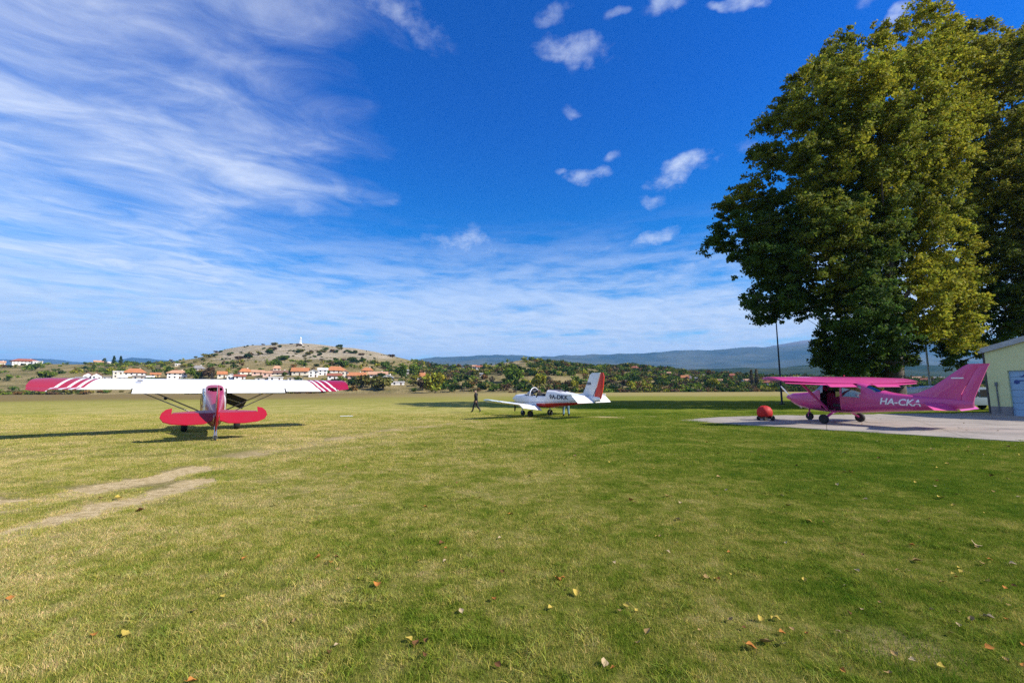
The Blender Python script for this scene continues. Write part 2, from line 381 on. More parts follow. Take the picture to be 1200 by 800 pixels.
def make_apron():
    T = NT(M_conc.node_tree); b = M_conc.node_tree.nodes['Principled BSDF']
    P = T.n('NewGeometry').outputs['Position']
    st = T.noise(T.n('VectorMath', operation='MULTIPLY', i={0: P, 1: (1, 1.8, 1)}).outputs[0], .35, 6, .65)
    fine = T.noise(P, 22, 5, .75)
    c = T.ramp(st, [(.3, (.22, .20, .18)), (.5, (.335, .295, .25)), (.72, (.41, .365, .31))])
    c = T.n('VectorMath', operation='SCALE', i={0: c, 'Scale': T.n('MapRange', i={0: fine, 1: .3, 2: .7, 3: .8, 4: 1.15}).outputs[0]}).outputs[0]
    rt = T.n('Mapping', i={'Vector': P, 'Rotation': (0, 0, math.atan2(fd.y, fd.x))}).outputs[0]; jx, jy, _ = T.n('SeparateXYZ', i={0: rt}).outputs
    def joint(q, w_): f_ = T.m('ABSOLUTE', T.m('SUBTRACT', T.m('FRACT', T.m('DIVIDE', q, 4.0)), .5)); return T.m('GREATER_THAN', f_, .5-w_)
    jn = T.m('MAXIMUM', joint(jx, .004), joint(jy, .004))
    vr = T.n('TexVoronoi', feature='DISTANCE_TO_EDGE', i={'Vector': T.n('VectorMath', operation='MULTIPLY_ADD', i={0: T.n('TexNoise', i={'Vector': P, 'Scale': 1.2}).outputs[1], 1: (.9, .9, 0), 2: P}).outputs[0], 'Scale': .28})
    ck = T.m('LESS_THAN', vr.outputs[0], .006); ck = T.m('MULTIPLY', ck, T.m('GREATER_THAN', T.noise(P, .3, 2), .5))
    oil = T.n('MapRange', i={0: T.noise(P, .8, 4, .6), 1: .60, 2: .72, 3: 0.0, 4: .55}).outputs[0]
    c = T.mix(oil, c, (.13, .12, .11)); c = T.mix(T.m('MAXIMUM', T.m('MULTIPLY', jn, .75), T.m('MULTIPLY', ck, .7)), c, (.09, .085, .06))
    M_conc.node_tree.links.new(c, b.inputs['Base Color'])
    # ragged outline where the turf creeps over the slab, joint lines as thin grooves between bays
    pts = []
    for i in range(len(AP)):
        a, b_ = AP[i], AP[(i+1) % len(AP)]; n = max(1, int((b_-a).length/.35)); nn = Vector((-(b_-a).y, (b_-a).x, 0)).normalized()
        for k in range(n):
            p = a.lerp(b_, k/n); w = mnoise.noise(p*1.3)*.10+mnoise.noise(p*5)*.05
            pts.append(p+nn*w)
    v = [(p.x, p.y, .012) for p in pts]+[(p.x, p.y, -.06) for p in pts]; n = len(pts)
    m = MB(); m.add(v, [tuple(range(n))]+[(k, (k+1) % n, n+(k+1) % n, n+k) for k in range(n)])
    tag(m.build('concrete_apron', M_conc), kind='structure')
make_apron()

# ------------------------------------------------------------------ grass blades (stuff)
def blade_patch(name, size, n, hmin, hmax, w, seed, straw=.25):
    g = np.random.default_rng(seed)
    cl = g.random((max(4, n//14), 2))*size-size/2
    base = cl[g.integers(0, len(cl), n)]+g.normal(0, size*.035, (n, 2)); un = g.random(n) < .45
    base[un] = g.random((un.sum(), 2))*size-size/2
    h = g.uniform(hmin, hmax, n)*g.uniform(.6, 1.15, n); az = g.random(n)*6.283; lean = g.uniform(.15, 1.15, n)*h
    fa = g.random(n)*6.283; ww = w*g.uniform(.6, 1.3, n)
    d = np.stack([np.cos(fa), np.sin(fa), 0*fa], 1)*ww[:, None]/2; L = np.stack([np.cos(az), np.sin(az), 0*az], 1)
    b = np.column_stack([base, np.full(n, -.012)])
    mid = b+L*(lean*.35)[:, None]; mid[:, 2] += h*.62; tip = b+L*lean[:, None]; tip[:, 2] += h
    V = np.concatenate([b-d, b+d, mid+d*.75, mid-d*.75, tip+d*.1, tip-d*.1]); i = np.arange(n)
    Fc = np.concatenate([np.stack([i, i+n, i+2*n, i+3*n], 1), np.stack([i+3*n, i+2*n, i+4*n, i+5*n], 1)])
    t = np.ones((n, 3))*g.uniform(.75, 1.3, (n, 1)); st = g.random(n) < straw
    t[st] = np.array([2.15, 1.75, 2.5])*g.uniform(.6, 1.1, (st.sum(), 1))
    t[~st] *= np.array([1, 1, 1])*np.column_stack([g.uniform(.75, 1.1, (~st).sum()), np.ones((~st).sum()), g.uniform(.7, 1.1, (~st).sum())])
    return np_mesh(name, V, Fc, np.tile(t, (6, 1)))
def scatter_grass(name, me, P, scl, label, cat='grass'):
    """one stuff object: points that carry the blade patch through geometry nodes"""
    src = link_mesh(name+'_tuft', me, M_blade)
    src.location = (P[0][0], P[0][1], float(ground_z(P[:1])[0])); tag(src, label.replace('carpet', 'single tuft'), cat, kind='stuff')
    pm = bpy.data.meshes.new(name); pm.vertices.add(len(P)); pm.vertices.foreach_set('co', np.column_stack([P, ground_z(P)]).astype(np.float32).ravel())
    a = pm.attributes.new('rot', 'FLOAT_VECTOR', 'POINT'); a.data.foreach_set('vector', np.column_stack([np.zeros(len(P)), np.zeros(len(P)), rng.random(len(P))*6.283]).astype(np.float32).ravel())
    a = pm.attributes.new('scl', 'FLOAT_VECTOR', 'POINT'); a.data.foreach_set('vector', scl.astype(np.float32).ravel())
    o = link_mesh(name, pm); tag(o, label, cat, kind='stuff')
    ng = bpy.data.node_groups.new(name, 'GeometryNodeTree')
    ng.interface.new_socket('Geometry', in_out='INPUT', socket_type='NodeSocketGeometry'); ng.interface.new_socket('Geometry', in_out='OUTPUT', socket_type='NodeSocketGeometry')
    N = ng.nodes; i_ = N.new('NodeGroupInput'); o_ = N.new('NodeGroupOutput'); ins = N.new('GeometryNodeInstanceOnPoints'); oi = N.new('GeometryNodeObjectInfo')
    oi.inputs['Object'].default_value = src; oi.transform_space = 'ORIGINAL'
    mp = N.new('GeometryNodeMeshToPoints')
    r = N.new('GeometryNodeInputNamedAttribute'); r.data_type = 'FLOAT_VECTOR'; r.inputs[0].default_value = 'rot'
    s = N.new('GeometryNodeInputNamedAttribute'); s.data_type = 'FLOAT_VECTOR'; s.inputs[0].default_value = 'scl'
    L = ng.links; L.new(i_.outputs[0], mp.inputs[0]); L.new(mp.outputs[0], ins.inputs['Points']); L.new(oi.outputs['Geometry'], ins.inputs['Instance'])
    L.new(r.outputs[0], ins.inputs['Rotation']); L.new(s.outputs[0], ins.inputs['Scale']); L.new(ins.outputs[0], o_.inputs[0])
    md = o.modifiers.new('scatter', 'NODES'); md.node_group = ng
    return o
def wedge(y0, y1, step, side=1.32, margin=2.0):
    pts = []
    y = y0
    while y < y1:
        w = y*side+margin; n = int(2*w/step)
        xs = np.linspace(-w, w, n)+rng.uniform(-.5, .5, n)*step
        pts.append(np.column_stack([xs, y+rng.uniform(-.5, .5, n)*step])); y += step
    return np.concatenate(pts)
def grass():
    near = blade_patch('grass_patch', .62, 1900, .012, .040, .0034, 1)
    P = np.concatenate([wedge(2.0, 12, .40), wedge(2.0, 6.5, .42)]); s = soil_mask(P); keep = (s < rng.uniform(.25, .8, len(P))) & ~apron_in(P); P = P[keep]; s = s[keep]
    hh = .7+.6*vnoise(P, .8)+.6*vnoise(P, 2.7); hh *= (1-.6*s); sc = np.column_stack([np.ones(len(P)), np.ones(len(P)), hh])
    scatter_grass('lawn_grass', near, P, sc, 'carpet of short green and straw coloured grass in the foreground')
    mid = blade_patch('grass_patch', 1.3, 1700, .02, .05, .007, 2)
    P = wedge(11, 34, .8); s = soil_mask(P); keep = (s < rng.uniform(.25, .7, len(P))) & ~apron_in(P, 1); P = P[keep]; s = s[keep]
    hh = .7+.6*vnoise(P, .5); hh *= (1-.6*s)
    scatter_grass('meadow_grass', mid, P, np.column_stack([np.ones(len(P)), np.ones(len(P)), hh]), 'carpet of short grass across the middle of the airfield')
    # darker, longer tussocks
    tus = blade_patch('tussock', .22, 420, .03, .075, .004, 3, .08)
    g = np.random.default_rng(5); n = 700; y = 2.4+g.random(n)**1.5*16; P = np.column_stack([g.uniform(-1.3, 1.3, n)*y, y])
    P = P[(soil_mask(P) < .2) & ~apron_in(P, 1)]; sc = np.repeat(g.uniform(.6, 1.5, (len(P), 1)), 3, 1); sc[:, 2] *= .62
    scatter_grass('grass_tussocks', tus, P, sc, 'longer dark green grass tussocks dotted over the short grass carpet')
grass()

# ------------------------------------------------------------------ hills
CR = np.array([(-900, 430, 620), (-200, 428, 620), (0, 426, 620), (100, 425, 620), (150, 426, 640), (190, 424, 700), (230, 418, 800), (262, 409, 900), (285, 405, 950),
      (320, 403, 950), (350, 403, 950), (380, 405, 950), (410, 408, 950), (440, 413, 900), (480, 423, 800), (510, 430, 650), (560, 432, 600), (590, 426, 600),
      (615, 422, 600), (650, 425, 600), (690, 431, 600), (720, 431, 600), (740, 430, 600), (770, 434, 560), (800, 438, 520), (850, 441, 480), (900, 444, 460),
      (960, 446, 450), (1100, 448, 450), (1500, 449, 450), (2400, 449, 450)], float)
FY0 = 292.0
def crest(az):
    px = 600+az*510/.994
    py = np.interp(px, CR[:, 0], CR[:, 1]); yc = np.interp(px, CR[:, 0], CR[:, 2])
    return H+(457-py)/510*yc*1.0, yc
def terrain(X, Y):
    X = np.asarray(X, float); Y = np.asarray(Y, float); az = X/np.maximum(Y, 1)
    hc, yc = crest(az); t = (Y-FY0)/(yc-FY0)
    g = np.where(t < 1, 1-np.clip(1-t, 0, 1)**1.25, 1-.55*np.clip(t-1, 0, 1.35)**2)
    P = np.stack([X.ravel(), Y.ravel()], 1)
    nz = ((vnoise(P, .012)-.5)*7+(vnoise(P, .04)-.5)*2.5).reshape(X.shape)
    return np.where(t < 0, 0, hc*g+nz*np.clip(t*3, 0, 1)*np.clip(hc/60, .15, 1)*np.clip(1.6-t, .5, 1))
def hit(px, py, lo=FY0+2, hi=1000):
    """where the line of sight through a photo point meets the hillside"""
    d = pdir(px, py); Ys = np.arange(lo, hi, 2.0); Xs = Ys*d.x/d.y; Zs = H+Ys*d.z/d.y
    k = np.nonzero(terrain(Xs, Ys) >= Zs)[0]
    k = k[0] if len(k) else len(Ys)-1
    if not (terrain(Xs[k], Ys[k]) >= Zs[k]):
        k = int(np.argmax(terrain(Xs, Ys)/Ys))
    return Vector((Xs[k], Ys[k], float(terrain(Xs[k], Ys[k]))))

def hill_material():
    m = bpy.data.materials.new('hill_slope'); m.use_nodes = True; T = NT(m.node_tree); b = m.node_tree.nodes['Principled BSDF']
    b.inputs['Roughness'].default_value = .9; b.inputs['Specular IOR Level'].default_value = 0
    P = T.n('NewGeometry').outputs['Position']
    n = T.noise(P, .02, 6, .65); n2 = T.noise(P, .12, 5, .7); n3 = T.noise(P, .6, 4, .7)
    dry = T.ramp(T.m('ADD', T.m('MULTIPLY', n, .6), T.m('MULTIPLY', n2, .4)), [(.36, (.10, .11, .035)), (.46, (.20, .165, .07)), (.58, (.33, .26, .12)), (.72, (.24, .17, .08))])
    # pale limestone in ragged patches, stacked in low ledges
    led = T.n('VectorMath', operation='MULTIPLY', i={0: P, 1: (.025, .025, .35)}).outputs[0]
    rk = T.m('ADD', T.m('MULTIPLY', T.noise(led, 1.0, 5, .65), .6), T.m('MULTIPLY', n3, .4))
    rock = T.ramp(T.noise(P, .5, 5, .75), [(.35, (.24, .19, .12)), (.5, (.42, .35, .25)), (.65, (.56, .49, .38))])
    st = T.n('Attribute', attribute_name='stone').outputs['Fac']
    f = T.n('MapRange', i={0: T.m('ADD', rk, T.m('MULTIPLY', T.m('SUBTRACT', st, .5), .26)), 1: .52, 2: .66, 3: 0.0, 4: .9}).outputs[0]
    c = T.mix(f, dry, rock)
    m.node_tree.links.new(c, b.inputs['Base Color'])
    bp = T.n('Bump', i={'Height': T.m('ADD', n2, n3), 'Strength': .6, 'Distance': 3.0}); m.node_tree.links.new(bp.outputs[0], b.inputs['Normal'])
    return m
def ridge_mesh(name, azs, ts, posfn):
    A, Tt = np.meshgrid(azs, ts, indexing='ij'); X, Y, Z = posfn(A, Tt)
    V = np.stack([X.ravel(), Y.ravel(), Z.ravel()], 1); n = len(ts)
    i = (np.arange(len(azs)-1)[:, None]*n+np.arange(n-1)[None, :]).ravel()
    return np_mesh(name, V, np.stack([i, i+n, i+n+1, i+1], 1), smooth=True), V
def make_hills():
    def pf(A, Tt):
        hc, yc = crest(A); Y = FY0-.5+Tt*(yc-FY0); X = A*Y; Z = terrain(X, Y)-.3*(Tt < .001); return X, Y, Z
    me, V = ridge_mesh('hillside', np.linspace(-2.6, 2.6, 620), np.concatenate([np.linspace(0, 1.15, 90), np.linspace(1.18, 2.3, 16)]), pf)
    px = 600+V[:, 0]/V[:, 1]*513; py = 457-(V[:, 2]-H)/V[:, 1]*510
    st = np.clip((430-py)/12, 0, 1)*np.clip((px-205)/60, 0, 1)*np.clip((500-px)/50, 0, 1)
    st = np.maximum(st, .55*np.exp(-((px-598)/22)**2-((py-426)/6)**2)); st = np.maximum(st, .45*np.exp(-((px-590)/60)**2-((py-440)/4)**2))
    a = me.attributes.new('stone', 'FLOAT', 'POINT'); a.data.foreach_set('value', st.astype(np.float32))
    tag(link_mesh('hillside', me, hill_material()), kind='structure')
    def far_mat(name, low, high, rockc, z0, z1, nsc):
        m = bpy.data.materials.new(name); m.use_nodes = True; T = NT(m.node_tree); b = m.node_tree.nodes['Principled BSDF']
        b.inputs['Roughness'].default_value = .95; b.inputs['Specular IOR Level'].default_value = 0
        P = T.n('NewGeometry').outputs['Position']; Z = T.n('SeparateXYZ', i={0: P}).outputs[2]
        n = T.noise(P, nsc, 7, .65); n2 = T.noise(T.n('VectorMath', operation='MULTIPLY', i={0: P, 1: (.0006, .0006, .012)}).outputs[0], 1.0, 6, .7)
        f = T.n('MapRange', i={0: T.m('ADD', Z, T.m('MULTIPLY', T.m('SUBTRACT', n2, .5), (z1-z0)*2.2)), 1: z0, 2: z1, 3: 0.0, 4: 1.0}).outputs[0]
        c = T.mix(T.n('MapRange', i={0: n, 1: .4, 2: .6, 3: 0.0, 4: 1.0}).outputs[0], low, high); c = T.mix(f, c, rockc)
        m.node_tree.links.new(c, b.inputs['Base Color']); return m
    def far(name, tab, Yc, Y0, m, amp, az0, az1, n=420):
        tab = np.array(tab, float)
        def pf(A, Tt):
            px = 600+A*513; hc = (457-np.interp(px, tab[:, 0], tab[:, 1]))/510*Yc; Y = Y0+Tt*(Yc-Y0); X = A*Y
            P = np.stack([X.ravel(), Y.ravel()], 1); nz = sum((vnoise(P+31*k, s/Yc*7)-.5)*amp/s**.8 for k, s in enumerate((1, 2.3, 5, 11, 23))).reshape(X.shape)
            g = np.where(Tt < 1, 1-np.clip(1-Tt, 0, 1)**1.3, 1-.5*(Tt-1)**2)
            return X, Y, hc*g+nz*np.clip(Tt*2, 0, 1)*np.clip(hc/(amp*3), 0, 1)-2*(Tt < .001)
        me, _ = ridge_mesh(name, np.linspace(az0, az1, n), np.concatenate([np.linspace(0, 1.05, 60), np.linspace(1.1, 1.35, 5)]), pf)
        tag(link_mesh(name, me, m), kind='structure')
    m1 = far_mat('far_mountain_slope', (.04, .055, .04), (.10, .105, .07), (.24, .20, .18), 690, 960, .0012)
    far('mountain_range', [(380, 440), (450, 428), (490, 423), (510, 420), (560, 418.5), (600, 419), (640, 418), (700, 417.5), (740, 417), (780, 415.5), (830, 414), (870, 410), (900, 407), (940, 402),
        (965, 400), (1000, 402), (1040, 405), (1060, 403), (1100, 408), (1200, 414), (1400, 420), (1800, 425), (2400, 430)], 8000, 3600, m1, 90, -.35, 2.0, 520)
    m2 = far_mat('foothill_slope', (.02, .036, .014), (.05, .06, .025), (.2, .18, .13), 400, 700, .004)
    far('foothills', [(640, 452), (700, 445), (760, 440), (800, 437), (850, 434), (900, 432), (960, 430), (1060, 431), (1150, 433), (1300, 436), (2400, 440)], 2600, 1250, m2, 26, .1, 2.4, 300)
    far('distant_ridge', [(-900, 425), (-300, 422), (0, 420), (35, 418.5), (70, 420), (100, 422), (125, 421), (150, 417.5), (172, 418), (200, 423), (260, 432), (300, 440)], 8500, 4600, m1, 60, -2.0, -.55, 360)
make_hills()

# ------------------------------------------------------------------ foliage
def leaves(C_, Rd, per, size, tint, seed, shell=.45, up=0.0):
    """a cloud of leaf-sized faces filling every clump; returns verts, quads, tints"""
    g = np.random.default_rng(seed); C_ = np.asarray(C_, float); Rd = np.asarray(Rd, float)
    per = np.broadcast_to(np.asarray(per), (len(C_),)).astype(int); idx = np.repeat(np.arange(len(C_)), per); n = len(idx)
    d = g.normal(size=(n, 3)); d /= np.linalg.norm(d, axis=1)[:, None]; r = (shell+(1-shell)*g.random(n))**.6*g.uniform(.7, 1.12, n); st_ = g.random(n) < .11; r[st_] *= g.uniform(1.1, 1.45, st_.sum())
    c = C_[idx]+d*r[:, None]*Rd[idx]
    a = g.normal(size=(n, 3)); a[:, 2] *= .8; a /= np.linalg.norm(a, axis=1)[:, None]; b = np.cross(a, g.normal(size=(n, 3))); b /= np.linalg.norm(b, axis=1)[:, None]
    s = (size*g.uniform(.6, 1.35, n))[:, None]/2
    V = np.concatenate([c-a*s, c+b*s*.75, c+a*s, c-b*s*.75]); i = np.arange(n)
    t = np.asarray(tint, float)[idx]*g.uniform(.72, 1.32, (n, 1)); t[:, 0] *= g.uniform(.85, 1.25, n)
    return V, np.stack([i, i+n, i+2*n, i+3*n], 1), np.tile(t, (4, 1))
M_leaf = attr_mat('leaf', .7, .42, spec=.12); M_scrub = attr_mat('scrub_leaf', .8, .15, spec=0)
M_bark = mat('bark', (.12, .095, .07), .9, noise=.55, nscale=2.5, bump=.8, bscale=9)
M_bark2 = mat('pale_bark', (.26, .235, .20), .85, noise=.4, nscale=4, bump=.5, bscale=12)
G = {'dark': (.035, .065, .016), 'mid': (.075, .125, .022), 'bright': (.13, .19, .025), 'yellow': (.24, .25, .03), 'olive': (.14, .14, .035), 'rust': (.16, .10, .035), 'brown': (.12, .085, .045), 'grey': (.13, .12, .07)}

def sprays(C_, Rd, tint, seed, dens=1.0):
    """break every clump into many small leafy sprays"""
    g = np.random.default_rng(seed); c2, r2, t2, n2 = [], [], [], []
    for c, r, t in zip(C_, Rd, tint):
        k = int(dens*9.5*(r[0]*r[1]*r[2])**(2/3))+6
        d = g.normal(size=(k, 3)); d /= np.linalg.norm(d, axis=1)[:, None]; q = g.uniform(.35, 1.12, k)[:, None]
        p = np.array(c)+d*q*np.array(r); s_ = g.uniform(.28, .62, k)
        c2.append(p); r2.append(np.column_stack([s_*g.uniform(.8, 1.4, k), s_*g.uniform(.8, 1.4, k), s_*g.uniform(.55, .9, k)])); t2.append(np.array(t)*g.uniform(.72, 1.3, (k, 1))); n2.append((s_*s_*190).astype(int)+6)
    return np.concatenate(c2), np.concatenate(r2), np.concatenate(t2), np.concatenate(n2)
def pip(px, py, poly):
    ins = False; j = len(poly)-1
    for i in range(len(poly)):
        if (poly[i][1] > py) != (poly[j][1] > py) and px < (poly[j][0]-poly[i][0])*(py-poly[i][1])/(poly[j][1]-poly[i][1])+poly[i][0]: ins = not ins
        j = i
    return ins
def big_tree(base, poly, Y0, n, per, seed, label, rt, tintf, trunk_top, nlimb, minsep, extra=(), thick=8.0, leaf=.25):
    """crown volume filled with clumps, a fork of stems carries them"""
    g = random.Random(seed); xs = [p[0] for p in poly]; ys = [p[1] for p in poly]; C_ = []; pp = []
    tries = 0
    while len(C_) < n and tries < 90000:
        tries += 1; px, py = g.uniform(min(xs), max(xs)), g.uniform(min(ys), max(ys))
        if not pip(px, py, poly): continue
        row = [q for q in range(int(min(xs)), int(max(xs)), 6) if pip(q, py, poly)]
        if not row: continue
        hw = (row[-1]-row[0])/2+1; u = (px-(row[0]+row[-1])/2)/hw
        dm = min(thick, hw/13)*math.sqrt(max(.05, 1-u*u)); dY = g.uniform(-1, 1); dY = math.copysign(abs(dY)**.6, dY)*dm
        edge = min([math.hypot(px-a, py-b) for a, b in poly]+[999])
        p = at(px, py, Y0+dY); 
        if any((p-q).length < minsep for q in C_): continue
        C_.append(p); pp.append((px, py, dY, edge))
    for px, py, dY in extra: C_.append(at(px, py, Y0+dY)); pp.append((px, py, dY, 5))
    rad = []; tint = []
    for p, (px, py, dY, e) in zip(C_, pp):
        r = g.uniform(1.0, 2.15)*(.55 if e < 14 else .85 if e < 30 else 1.0); rad.append((r*g.uniform(.75, 1.3), r*g.uniform(.75, 1.3), r*g.uniform(.8, 1.45))); tint.append(tintf(px, py, dY, g))
    c2, r2, t2, n2 = sprays(C_, rad, tint, seed, per); V, Fc, t = leaves(c2, r2, n2, leaf, t2, seed, .1)
    root = empty('tree', base); tag(root, *label)
    L = lambda p: Vector(p)-base
    V = V-np.array(base)[None, :]
    crown = link_mesh('crown', np_mesh('crown', V, Fc, t), M_leaf, root)
    tr = MB(); h = trunk_top
    ax = [Vector((0, 0, -.3)), Vector((.1, 0, 1.2)), Vector((.3, .1, 4)), Vector((.2, -.2, 8)), Vector((.8, .1, 14)), Vector((1.6, .3, h*.72)), Vector((2.6, .3, h))]
    tr.tube(ax, [rt*1.45, rt*1.05, rt*.92, rt*.8, rt*.5, rt*.3, .06], 14)
    tr.build('trunk', M_bark, root, 50)
    def trunk_at(z):
        for a, b in zip(ax[:-1], ax[1:]):
            if a.z <= z <= b.z: return a.lerp(b, (z-a.z)/(b.z-a.z))
        return ax[-1]
    br = MB(); lim = []
    for k in range(nlimb//2):                                   # big ascending limbs
        q = L(C_[g.randrange(len(C_))]); hd = math.hypot(q.x, q.y)
        a = trunk_at(max(9.0, min(h*.6, q.z-hd*g.uniform(1.1, 1.7)))); m_ = a.lerp(q, .5)+Vector((0, 0, -.12*hd)); pts = [a, a.lerp(m_, .5)+Vector((g.uniform(-.3, .3),)*3), m_, m_.lerp(q, .5)+Vector((g.uniform(-.4, .4), 0, g.uniform(-.2, .5))), q]
        r = g.uniform(.16, .3); br.tube(pts, [r, r*.8, r*.6, r*.35, .04], 7); lim += [(p, r*s_) for p, s_ in zip(pts[1:], (.8, .6, .4, .3))]
    for z in np.arange(6, h*.9, 1.5): lim.append((trunk_at(float(z)), .16))
    for q in sorted([L(q_) for q_ in C_], key=lambda v: math.hypot(v.x, v.y)+.3*v.z):
        c = [(p, r) for p, r in lim if p.z < q.z+.3] or lim
        p, r = min(c, key=lambda c_: (c_[0]-q).length+.25*max(0, c_[0].z-q.z+1)); r = max(.03, min(r*.72, .11)); lim.append((q, r))
        mid = p.lerp(q, .5)+Vector((g.uniform(-.3, .3), g.uniform(-.3, .3), g.uniform(-.4, .2)))
        br.tube([p, mid, q, q+(q-mid).normalized()*.8], [r, r*.7, r*.4, .015], 5)
    br.build('branches', M_bark, root, 60)
    return root
POLY1 = [(832, 268), (846, 240), (866, 212), (876, 190), (892, 150), (905, 120), (938, 88), (965, 62), (1008, 48), (1035, 32), (1065, 12), (1090, 6), (1116, 14), (1134, 40), (1146, 90), (1150, 160),
         (1146, 230), (1144, 300), (1150, 345), (1146, 382), (1120, 404), (1085, 392), (1078, 418), (1050, 432), (1000, 440), (968, 440), (957, 424), (966, 398), (960, 372), (925, 366), (886, 378), (872, 356), (884, 334), (862, 312), (838, 296)]
def tint1(px, py, dY, g):
    """autumn yellow plus painted sunlight: sunlit top and right-hand boughs are tinted lighter"""
    k = max(0, min(1, .75-(py-60)/420+(px-980)/420+g.uniform(-.3, .3)))
    if 1070 < px < 1150 and 275 < py < 405 and dY < 1: k = .95  # sunlit lobe: its sunlight is put into the leaf colour
    if px < 960 and py > 300: k *= .3
    a, b = (.055, .105, .018), (.31, .32, .03); return tuple(u+(v-u)*k for u, v in zip(a, b))
B1 = at(1050, 476, 43); B1.z = 0
big_tree(B1, POLY1, 43, 350, .95, 3, ('huge spreading tree with olive and yellow leaves and a thick trunk behind the pink airplane', 'tree', 'two big trees beside the hangar'),
         .80, tint1, 36, 26, 1.9, extra=[(842, 272, -2), (852, 252, 1), (850, 288, 3), (864, 300, -3), (1148, 352, -4), (1140, 375, -5), (1118, 398, -4), (975, 432, 0), (1000, 436, 1), (962, 415, 2), (888, 372, 1), (905, 368, -1), (1095, 340, -8), (1120, 330, -8), (1100, 370, -7), (1022, 436, -2), (1026, 424, -2), (1012, 428, -3), (990, 424, -2), (972, 405, 0), (980, 390, 1), (960, 392, 2), (995, 405, -1)])
POLY2 = [(1112, 60), (1130, 30), (1158, 16), (1190, 28), (1230, 22), (1275, 50), (1310, 110), (1335, 200), (1335, 300), (1300, 360), (1240, 392), (1170, 400), (1150, 415), (1128, 428), (1110, 420), (1106, 395), (1118, 372), (1135, 340), (1140, 250), (1135, 150)]
def tint2(px, py, dY, g):
    k = max(0, min(1, .62-(py-120)/520+g.uniform(-.3, .3))); a, b = (.055, .10, .018), (.28, .28, .03); return tuple(u+(v-u)*k for u, v in zip(a, b))
B2 = at(1215, 476, 47); B2.z = 0
big_tree(B2, POLY2, 47, 250, .95, 11, ('tall olive green tree rising behind the yellow green hangar, cut by the photo edge', 'tree', 'two big trees beside the hangar'),   .75, tint2, 38, 16, 2.05,
         extra=[(1112, 410, 0), (1120, 425, 1), (1130, 400, 2), (1108, 395, 1)])

def bush_arrays(pos, w, h, tints, per, seed, size=.16):
    """many small bushes as one leaf cloud: two or three clumps each"""
    g = np.random.default_rng(seed); n = len(pos); k = 3
    C_ = np.repeat(pos, k, 0); W = np.repeat(w, k); Hh = np.repeat(h, k)
    C_ = C_+np.column_stack([g.uniform(-.35, .35, n*k)*W, g.uniform(-.35, .35, n*k)*W, g.uniform(.28, .62, n*k)*Hh])
    Rd = np.column_stack([W*g.uniform(.25, .42, n*k), W*g.uniform(.25, .42, n*k), Hh*g.uniform(.28, .42, n*k)])
    ls = np.repeat(np.maximum(w, h)*size, k)
    T_ = np.repeat(tints, k, 0)*g.uniform(.85, 1.15, (n*k, 1))
    V, Fc, t = leaves(C_, Rd, per, 1.0, T_, seed, .3)
    # scale every leaf about its own middle
    m = len(Fc); c = (V[:m]+V[2*m:3*m])/2; s = np.repeat(ls, per)[:, None]
    for q in range(4): V[q*m:(q+1)*m] = c+(V[q*m:(q+1)*m]-c)*s
    return V, Fc, t
def make_woods():
    g = np.random.default_rng(21); pos = []; w = []; h = []; tn = []
    names = list(G); cols = np.array([G[k] for k in names])
    def put(X, Y, ww, hh, probs):
        pos.append((X, Y, float(terrain(X, Y))-.3)); w.append(ww); h.append(hh); tn.append(cols[g.choice(len(cols), p=probs)]*g.uniform(.8, 1.25))
    wood = np.array([.27, .26, .10, .05, .17, .04, .07, .04]); leftw = np.array([.16, .27, .22, .12, .12, .03, .04, .04]); hedge = np.array([.20, .2, .08, .05, .2, .07, .14, .06])
    n = 0
    while n < 3300:
        az = g.uniform(-1.55, 1.75); hc, yc = crest(az); t = g.random()**.9; Y = FY0+3+t*(yc*1.02-FY0); X = az*Y; Z = float(terrain(X, Y))
        px, py = project(X, Y, Z); cl = vnoise(np.array([[X, Y]]), .018)[0]; cl2 = vnoise(np.array([[X, Y]]), .05)[0]
        if px > 485:
            d = .95 if cl2 > .22 else .4
            if 578 < px < 622 and py < 431: d = .15
            if 505 < px < 700 and 441 < py < 448 and cl < .6: d *= .25
            if px > 775 and 439 < py < 450: d *= .55
            if g.random() > d: continue
            put(X, Y, g.uniform(4.5, 10), g.uniform(3, 6.8), wood)
        else:
            if py < 424 and px > 215: continue
            d = .85 if 425 < py < 440 and px > 105 else .4
            if px < 105: d = .22
            if py > 446: d = .55
            if cl < .42: d *= .25
            if g.random() > d: continue
            put(X, Y, g.uniform(4, 9), g.uniform(2.5, 6), leftw)
        n += 1
    V, Fc, t = bush_arrays(np.array(pos), np.array(w), np.array(h), np.array(tn), 34, 4, .20)
    tag(link_mesh('hillside_woods', np_mesh('hillside_woods', V, Fc, t), M_scrub), 'mixed green and olive woods and scrub covering the low hills', 'woods', kind='stuff')
    pos = []; w = []; h = []; tn = []
    for k in range(1300):
        az = g.uniform(-1.6, 1.75); Y = FY0-6+g.uniform(0, 16); X = az*Y; px = 600+az*513
        if vnoise(np.array([[X, Y]]), .035)[0] < (.3 if px > 480 or px < 130 else .45): continue
        big = px > 470; put(X, Y, g.uniform(3, 7), g.uniform(1.6, 4.4 if big else 3.0), hedge)
    V, Fc, t = bush_arrays(np.array(pos), np.array(w), np.array(h), np.array(tn), 34, 6, .20)
    tag(link_mesh('hedgerow', np_mesh('hedgerow', V, Fc, t), M_scrub), 'ragged hedge of dark bushes along the far edge of the airfield', 'hedge', kind='stuff')
make_woods()

